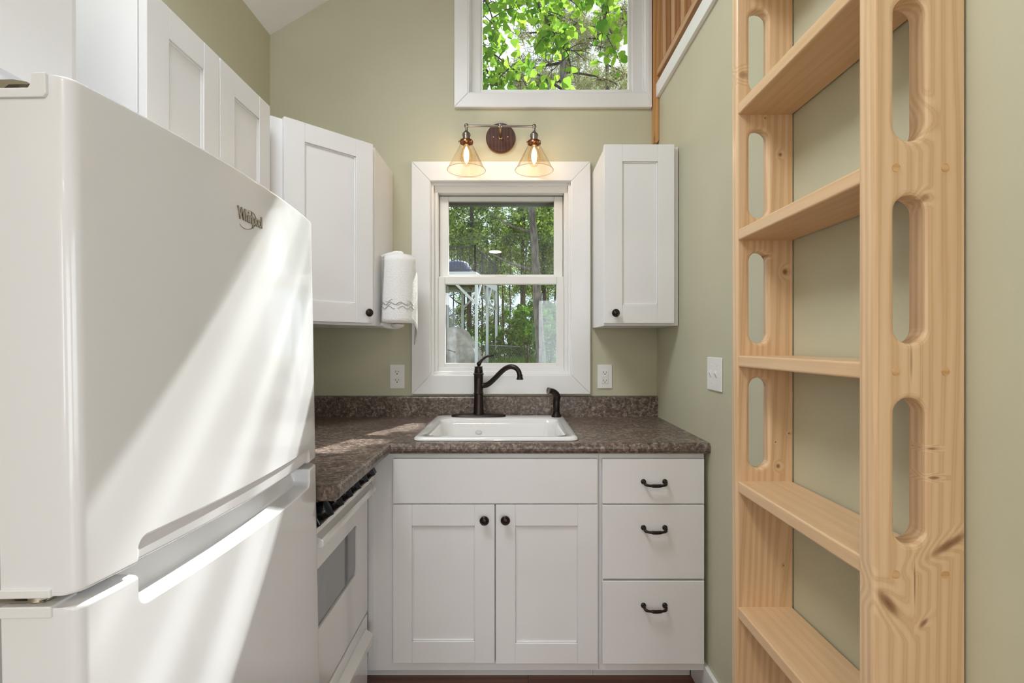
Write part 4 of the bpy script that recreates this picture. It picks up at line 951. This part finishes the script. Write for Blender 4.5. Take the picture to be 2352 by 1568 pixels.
# chain-link fence
fn = empty('chain_link_fence', (0, 22.3, gz(22.3)), 'low galvanised chain-link fence with thin posts before the woods', 'fence')
def fpos(x): return 22.0 + .12 * (x + 2)
for x in (-6.6, -4.4, -2.2, -1.25, .68, 2.6, 4.6):
    MB().tube([(x, fpos(x), gz(22) - .1), (x, fpos(x), 1.25 - .045 * (x + 2))], .028, 8).build('post', GALV, fn)
MB().tube([(-7, fpos(-7), 1.475), (5, fpos(5), .935)], .020, 8).build('top_rail', GALV, fn)
m = MB()
for k in range(110):
    x = -7 + k * .105
    for s_ in (-1, 1):
        zt = 1.25 - .045 * (x + 2); xe = x + s_ * .45; m.tube([(x, fpos(x), zt), (xe, fpos(xe), gz(22))], .0035, 3, False)
m.build('wire_mesh', GALV, fn)['kind'] = 'stuff'

# neighbour's raised deck
dk = empty('raised_deck', (-2.5, 21.5, gz(21)), 'white timber deck on tall braced posts with a black railing', 'deck')
c1 = Vector((-1.48, 19.4)); c2 = Vector((-.79, 24.0)); c0 = Vector((-6.5, 19.4)); c3 = Vector((-6.5, 24.0)); DZ = 4.10
m = MB(); m.prism([tuple(c0), tuple(c1), tuple(c2), tuple(c3)], 'Z', DZ - .06, DZ); m.build('deck_boards', CONE, dk)
def beam(a, b_, z0, z1, th, nm, mt=DECKW):
    d_ = (b_ - a).normalized(); n_ = Vector((-d_.y, d_.x)) * th / 2
    return MB().prism([tuple(a - n_), tuple(b_ - n_), tuple(b_ + n_), tuple(a + n_)], 'Z', z0, z1).build(nm, mt, dk)
beam(c0, c1, DZ - .30, DZ + .02, .06, 'fascia_board'); beam(c1, c2, DZ - .30, DZ + .02, .06, 'fascia_board'); beam(c3, c2, DZ - .30, DZ, .06, 'fascia_board')
for k in range(9):
    x = -6.1 + k * .58; bx((x, 19.5, DZ - .24), (x + .05, 23.9, DZ - .061)).build('joist', CONE, dk)
def dpost(p, sc_=.115):
    bx((p.x - sc_ / 2, p.y - sc_ / 2, gz(p.y) - .1), (p.x + sc_ / 2, p.y + sc_ / 2, DZ - .30)).build('post', DECKW, dk)
def brace(p, dx, dy, ln=.85):
    a = Vector((p.x, p.y, DZ - .30 - ln)); b_ = Vector((p.x + dx * ln, p.y + dy * ln, DZ - .31)); m = MB(); m.tube([a, b_], .062, 4); m.smooth = False; m.build('brace', DECKW, dk)
dr = (c2 - c1).normalized(); mid = c1.lerp(c2, .5)
P1, P2, P3 = c1 + Vector((.03, .1)), mid + Vector((.0, 0)), c2 + Vector((-.02, -.1))
P4, P5, P6 = Vector((-4.0, 19.5)), Vector((-2.45, 23.9)), Vector((-6.3, 19.5))
for p in (P1, P2, P3, P4, P5, P6): dpost(p)
dpost(Vector((-2.9, 21.6)), .14)
brace(P1, -1, 0, .95); brace(P1, dr.x, dr.y); brace(P2, dr.x, dr.y); brace(P2, -dr.x, -dr.y); brace(P3, -dr.x, -dr.y); brace(P3, -1, 0, .9); brace(P5, 1, 0, .8); brace(P4, 1, 0)
def railing(a, b_, n, gap=.115):
    for k in range(n + 1):
        p = a.lerp(b_, k / n); bx((p.x - .035, p.y - .035, DZ), (p.x + .035, p.y + .035, DZ + 1.10)).build('rail_post', RAILBK, dk)
    beam(a, b_, DZ + 1.0, DZ + 1.05, .05, 'handrail', RAILBK); beam(a, b_, DZ + .08, DZ + .12, .04, 'lower_rail', RAILBK)
    L = (b_ - a).length; m = MB(); q = int(L / gap)
    for k in range(1, q): p = a.lerp(b_, k / q); m.box((p.x - .012, p.y - .012, DZ + .1), (p.x + .012, p.y + .012, DZ + 1.02))
    m.build('balusters', RAILBK, dk)['kind'] = 'stuff'
railing(c0 + Vector((.1, .08)), c1 + Vector((-.02, .08)), 3); railing(c1 + Vector((-.02, .08)), c2 + Vector((-.05, -.05)), 3, .36)
# covered furniture on the deck
def drape(cx_, cy_, zb, hx, hy, h, mtl, name, label, cat, seed, parent=None, folds=.05, top=.35):
    g = random.Random(seed); ph = [g.uniform(0, 6) for _ in range(6)]; rings = []
    for k in range(19):
        t = k / 18
        s_ = 1.0 - (1 - top) * t ** 1.6 if t < .72 else (1.0 - (1 - top) * .72 ** 1.6) * math.sqrt(max(0.0004, 1 - ((t - .72) / .28) ** 2))
        ring = []
        for i in range(64):
            a = 2 * PI * i / 64; f_ = 1 + folds * (1 - t * .6) * (math.sin(7 * a + ph[0] + 1.5 * t) + .6 * math.sin(13 * a + ph[1] - 2 * t) + .4 * math.sin(23 * a + ph[2]))
            ring.append((cx_ + hx * s_ * f_ * math.cos(a) - hx * .25 * t, cy_ + hy * s_ * f_ * math.sin(a), zb + h * (t + .035 * math.sin(3 * a + ph[3]) * (1 - t))))
        rings.append(ring)
    m = MB(); m.rings(rings); m.smooth = True; return m
fb = drape(-2.15, 20.3, DZ, .55, .4, .62, BLUE, '', '', '', 3, None, .03, .6).build('furniture_cover', BLUE); tag(fb, 'dark blue covered seat on the raised deck behind the railing', 'seat cover')
cg = empty('covered_boat', (-2.35, 21.2, gz(21)), 'tall shape under a creased grey tarpaulin below the deck', 'covered load')
drape(-2.25, 20.9, gz(21), 1.05, .8, 1.62, TARP, '', '', '', 1, None, .085, .30).build('tarpaulin', TARP, cg)
drape(-1.80, 20.2, gz(21), .62, .5, .80, TARP, '', '', '', 2, None, .08, .5).build('tarpaulin', TARP, cg)
MB().tube([(-2.25 + 1.0 * math.cos(a), 20.9 + .78 * math.sin(a), gz(21) + .50 + .16 * math.sin(a * 2)) for a in [2 * PI * k / 24 for k in range(25)]], .018, 6).build('tie_rope', BARK2, cg)

# pines seen through the gable window
def needles(n, c_, r_, seed, size=.10): return blades(n, c_, r_, size, seed, 'needle')
def pine(x, y, h, r, label, seed, spread, zlo, lean=0, dens=5200):
    g = random.Random(seed); z0 = gz(y) - .1; t = empty('pine_tree', (x, y, z0), label, 'tree')
    pts = [(x + lean * k / 8 + g.uniform(-.02, .02), y, z0 + h * k / 8) for k in range(9)]
    MB().tube(catmull(pts, 2), [r * (1.1 - .75 * k / 16) for k in range(17)], 10).build('trunk', BARK, t)
    cs, m = [], MB()
    for k in range(26):
        zz = zlo + (h + z0 - zlo) * k / 26; f_ = (zz - z0) / h * 8; p = Vector(pts[min(7, int(f_))]).lerp(Vector(pts[min(8, int(f_) + 1)]), f_ % 1)
        a = g.uniform(0, 2 * PI); ln = spread * (1.05 - .6 * k / 26) * g.uniform(.7, 1.1)
        e = p + Vector((math.cos(a) * ln, math.sin(a) * ln, g.uniform(-.15, .25))); md = p.lerp(e, .5) + Vector((g.uniform(-.1, .1), 0, g.uniform(-.1, .15)))
        m.tube(catmull([p, md, e], 3), [r * .26, r * .24, r * .2, r * .16, r * .13, r * .09, r * .05], 5)
        for q in range(7):
            u = .3 + .7 * q / 6; c_ = p.lerp(e, u); cs.append(tuple(c_ + Vector((g.uniform(-.2, .2), g.uniform(-.2, .2), g.uniform(-.12, .16)))))
            m.tube([p.lerp(e, u), Vector(cs[-1])], [.006, .003], 4)
    m.build('boughs', BARK2, t)['kind'] = 'stuff'
    c0_ = Vector((x, y, z0)); cs = [tuple(Vector(c_) - c0_) for c_ in cs]
    me = needles(int(dens * 2.6), cs, .19, seed + 100, .13); me.materials.append(NEEDLE); foliage(me, NEEDLE, c0_, t)
pine(1.9, 13.2, 11.5, .08, 'tall pale pine behind the others in the gable window', 14, 1.8, 6.0, -.2, 7000)
pine(-2.3, 13.0, 11.5, .07, 'thick pine behind the leaves at the left of the gable window', 15, 1.8, 6.0, .1, 7000)
pine(1.02, 9.2, 9.6, .105, 'pine with a rough grey trunk in the middle of the gable window', 11, 1.3, 4.8, -.10, 6200)
pine(-1.45, 10.4, 9.4, .045, 'pine whose boughs reach in at the left of the gable window', 12, 1.2, 5.0, .05, 4200)
pine(2.05, 10.0, 9.2, .07, 'pale feathery pine at the right side of the gable window', 13, 1.3, 4.6, -.15, 7500)

# broadleaf tree hanging over the gable window: its leaves are parts
bt = empty('broadleaf_tree', (-1.9, 5.4, gz(5.4)), 'broad-leaved tree with bright green leaves close to the gable window', 'tree')
z0 = gz(5.4)
MB().tube(catmull([(-1.9, 5.4, z0 - .1), (-1.85, 5.38, 1.5), (-1.95, 5.3, 3.4), (-1.8, 5.2, 5.2), (-1.7, 5.1, 6.8)], 4), [.11 - .0045 * k for k in range(17)], 10).build('trunk', BARK, bt)
br = [[(-1.82, 5.2, 5.0), (-1.0, 4.9, 5.3), (-.2, 4.7, 5.0), (.45, 4.6, 4.55)],
      [(-1.9, 5.25, 4.3), (-1.1, 4.8, 4.45), (-.45, 4.6, 4.15), (.05, 4.5, 3.75)],
      [(-1.8, 5.2, 5.3), (-.8, 4.8, 5.6), (.2, 4.6, 5.2), (.75, 4.6, 4.7)],
      [(-1.9, 5.3, 3.7), (-1.1, 4.9, 3.85), (-.5, 4.7, 3.65), (.0, 4.6, 3.45)],
      [(-1.85, 5.25, 4.0), (-.7, 4.6, 4.05), (-.30, 4.55, 3.85), (-.12, 4.5, 3.6)],
      [(-.2, 4.7, 5.0), (.1, 4.5, 4.6), (.3, 4.45, 4.2), (.5, 4.4, 3.85)],
      [(-1.0, 4.9, 5.3), (-.6, 4.6, 4.9), (-.3, 4.5, 4.5), (-.15, 4.4, 4.1)],
      [(.45, 4.6, 4.95), (.7, 4.5, 4.7), (.85, 4.45, 4.4), (.8, 4.4, 4.05)]]
lm = MB()
lv = []
for kk in range(7):
    t = kk / 6; wv2 = .5 * math.sin(PI * t ** .62) * (1 - .15 * t); lv.append((t, wv2))
vs = [(0, 0, 0)]; fs = []
left = [(-w_, t, .10 * w_) for t, w_ in lv[1:-1]]; right = [(w_, t, .10 * w_) for t, w_ in lv[1:-1]]; midv = [(0, t, -.03 * math.sin(PI * t)) for t, w_ in lv[1:-1]]
vs += left + midv + right + [(0, 1, -.08)]; nL = len(left)
fs += [(0, 1 + nL, 1), (0, 1 + 2 * nL, 1 + nL)]
for i in range(nL - 1):
    fs += [(1 + i, 1 + nL + i, 2 + nL + i, 2 + i), (1 + nL + i, 1 + 2 * nL + i, 2 + 2 * nL + i, 2 + nL + i)]
tip = len(vs) - 1; fs += [(nL, 2 * nL, tip), (2 * nL, 3 * nL, tip)]
leaf_me = bpy.data.meshes.new('leaf'); leaf_me.from_pydata(vs, [], fs); leaf_me.materials.append(LEAF)
leaf_me.polygons.foreach_set('use_smooth', [True] * len(leaf_me.polygons))
g = random.Random(21); nleaf = 0; btl = WL[bt.name]; small = []
twm = MB(); anchors = []
for bi, b_ in enumerate(br):
    pts = catmull(b_, 8); MB().tube(pts, [.020 - .016 * k / len(pts) for k in range(len(pts))], 6).build('branch', BARK2, bt)
    for k in range(6, len(pts)):
        for rep in range(2):
            p = pts[k]; e = p + Vector((g.uniform(-.25, .25), g.uniform(-.2, .2), g.uniform(-.38, .12))); twm.tube([p, p.lerp(e, .6) + Vector((0, 0, .02)), e], [.005, .004, .002], 4); anchors.append((p, e))
twm.build('twigs', BARK2, bt)['kind'] = 'stuff'
def beam_clear(p, m_=.06):   # keep the light path of the gable window mostly free of twigs, as the sun patches show
    xw = p.x - .45 * (p.y - 2.42); zw = p.z - 1.105 * (p.y - 2.42)
    return not (-.2 - m_ < xw < .62 + m_ and 2.45 - m_ < zw < 3.25 + m_) and not (-.38 < xw < -.1 and 1.1 < zw < 2.05)
anchors = [a for a in anchors if beam_clear(a[1], .12) and beam_clear(a[0], .12)]
g.shuffle(anchors)
while nleaf < 300:
    p, e = anchors[nleaf % len(anchors)]; q = p.lerp(e, g.uniform(.25, 1.05)) + Vector((g.uniform(-.05, .05), g.uniform(-.05, .05), g.uniform(-.06, .02)))
    if q.x > .55 and g.random() < .45: nleaf += 0; q.x -= g.uniform(.3, 1.1); q.y -= .1
    o = bpy.data.objects.new('leaf', leaf_me); C.objects.link(o); o.parent = bt; o.location = q - btl
    o.rotation_euler = (g.uniform(-1.9, -.7), g.uniform(-.7, .7), g.uniform(-1.6, 1.6) + PI); s_ = g.uniform(.075, .125); o.scale = (s_, s_, s_); nleaf += 1
cs = [tuple(e - btl) for p, e in anchors]; n_ = 1700; ga = np.random.default_rng(77); base_v = np.array(vs); cen = np.array(cs)[ga.integers(0, len(cs), n_)] + ga.normal(size=(n_, 3)) * .09
ax = ga.normal(size=(n_, 3)); ax[:, 2] -= .9; ax /= np.linalg.norm(ax, axis=1)[:, None]; bx_ = np.cross(ax, ga.normal(size=(n_, 3))); bx_ /= np.linalg.norm(bx_, axis=1)[:, None]; cx_ = np.cross(bx_, ax)
sz = ga.uniform(.05, .10, n_)
allv = cen[:, None, :] + sz[:, None, None] * (base_v[None, :, 0:1] * bx_[:, None, :] + base_v[None, :, 1:2] * ax[:, None, :] + base_v[None, :, 2:3] * cx_[:, None, :])
allf = [tuple(i + k * len(vs) for i in f_) for k in range(n_) for f_ in fs]
me = bpy.data.meshes.new('foliage'); me.from_pydata(allv.reshape(-1, 3).tolist(), [], allf); me.materials.append(LEAF); foliage(me, LEAF, btl, bt)

# tree whose crown stands between the sun and the sink window
kt = empty('shade_tree', (2.6, 6.6, gz(6.6)), 'leafy tree outside to the right, shading the sink window', 'tree')
MB().tube(catmull([(2.6, 6.6, gz(6.6) - .1), (2.65, 6.6, 2.2), (2.75, 6.6, 4.5), (2.95, 6.6, 6.6), (3.1, 6.6, 9.0)], 4), [.12 - .006 * k for k in range(17)], 10).build('trunk', BARK, kt)
sc0 = Vector((2.07, 6.45, 5.98)); ktl = WL[kt.name]
cs, rr_ = clumps(30, .42, .35, .36, 6, .12, .24); cs = cs + np.array(sc0 - ktl)
me = blades(5200, cs, rr_, .085, 66); me.materials.append(LEAF); foliage(me, LEAF, ktl, kt)
g = random.Random(4); tm = MB(); MB().tube(catmull([(2.76, 6.6, 4.6), (2.5, 6.5, 5.3), (2.2, 6.46, 5.8), (2.0, 6.45, 6.0)], 4), .035, 8).build('branch', BARK, kt)
for k, (zz, tl) in enumerate(((6.95, .10), (7.16, .22), (7.36, .02), (7.55, .16))):
    tm.tube(catmull([(2.98, 6.6, zz - .3), (2.35, 6.45, zz - .1), (2.1, 6.42, zz), (1.85, 6.4, zz + tl * .5), (1.45, 6.35, zz + tl)], 3), [q_ * (.8 + .4 * (k % 2)) for q_ in (.018, .018, .017, .016, .015, .014, .013, .012, .011, .010, .009, .008, .006)], 5)
tm.build('twigs', BARK2, kt)['kind'] = 'stuff'
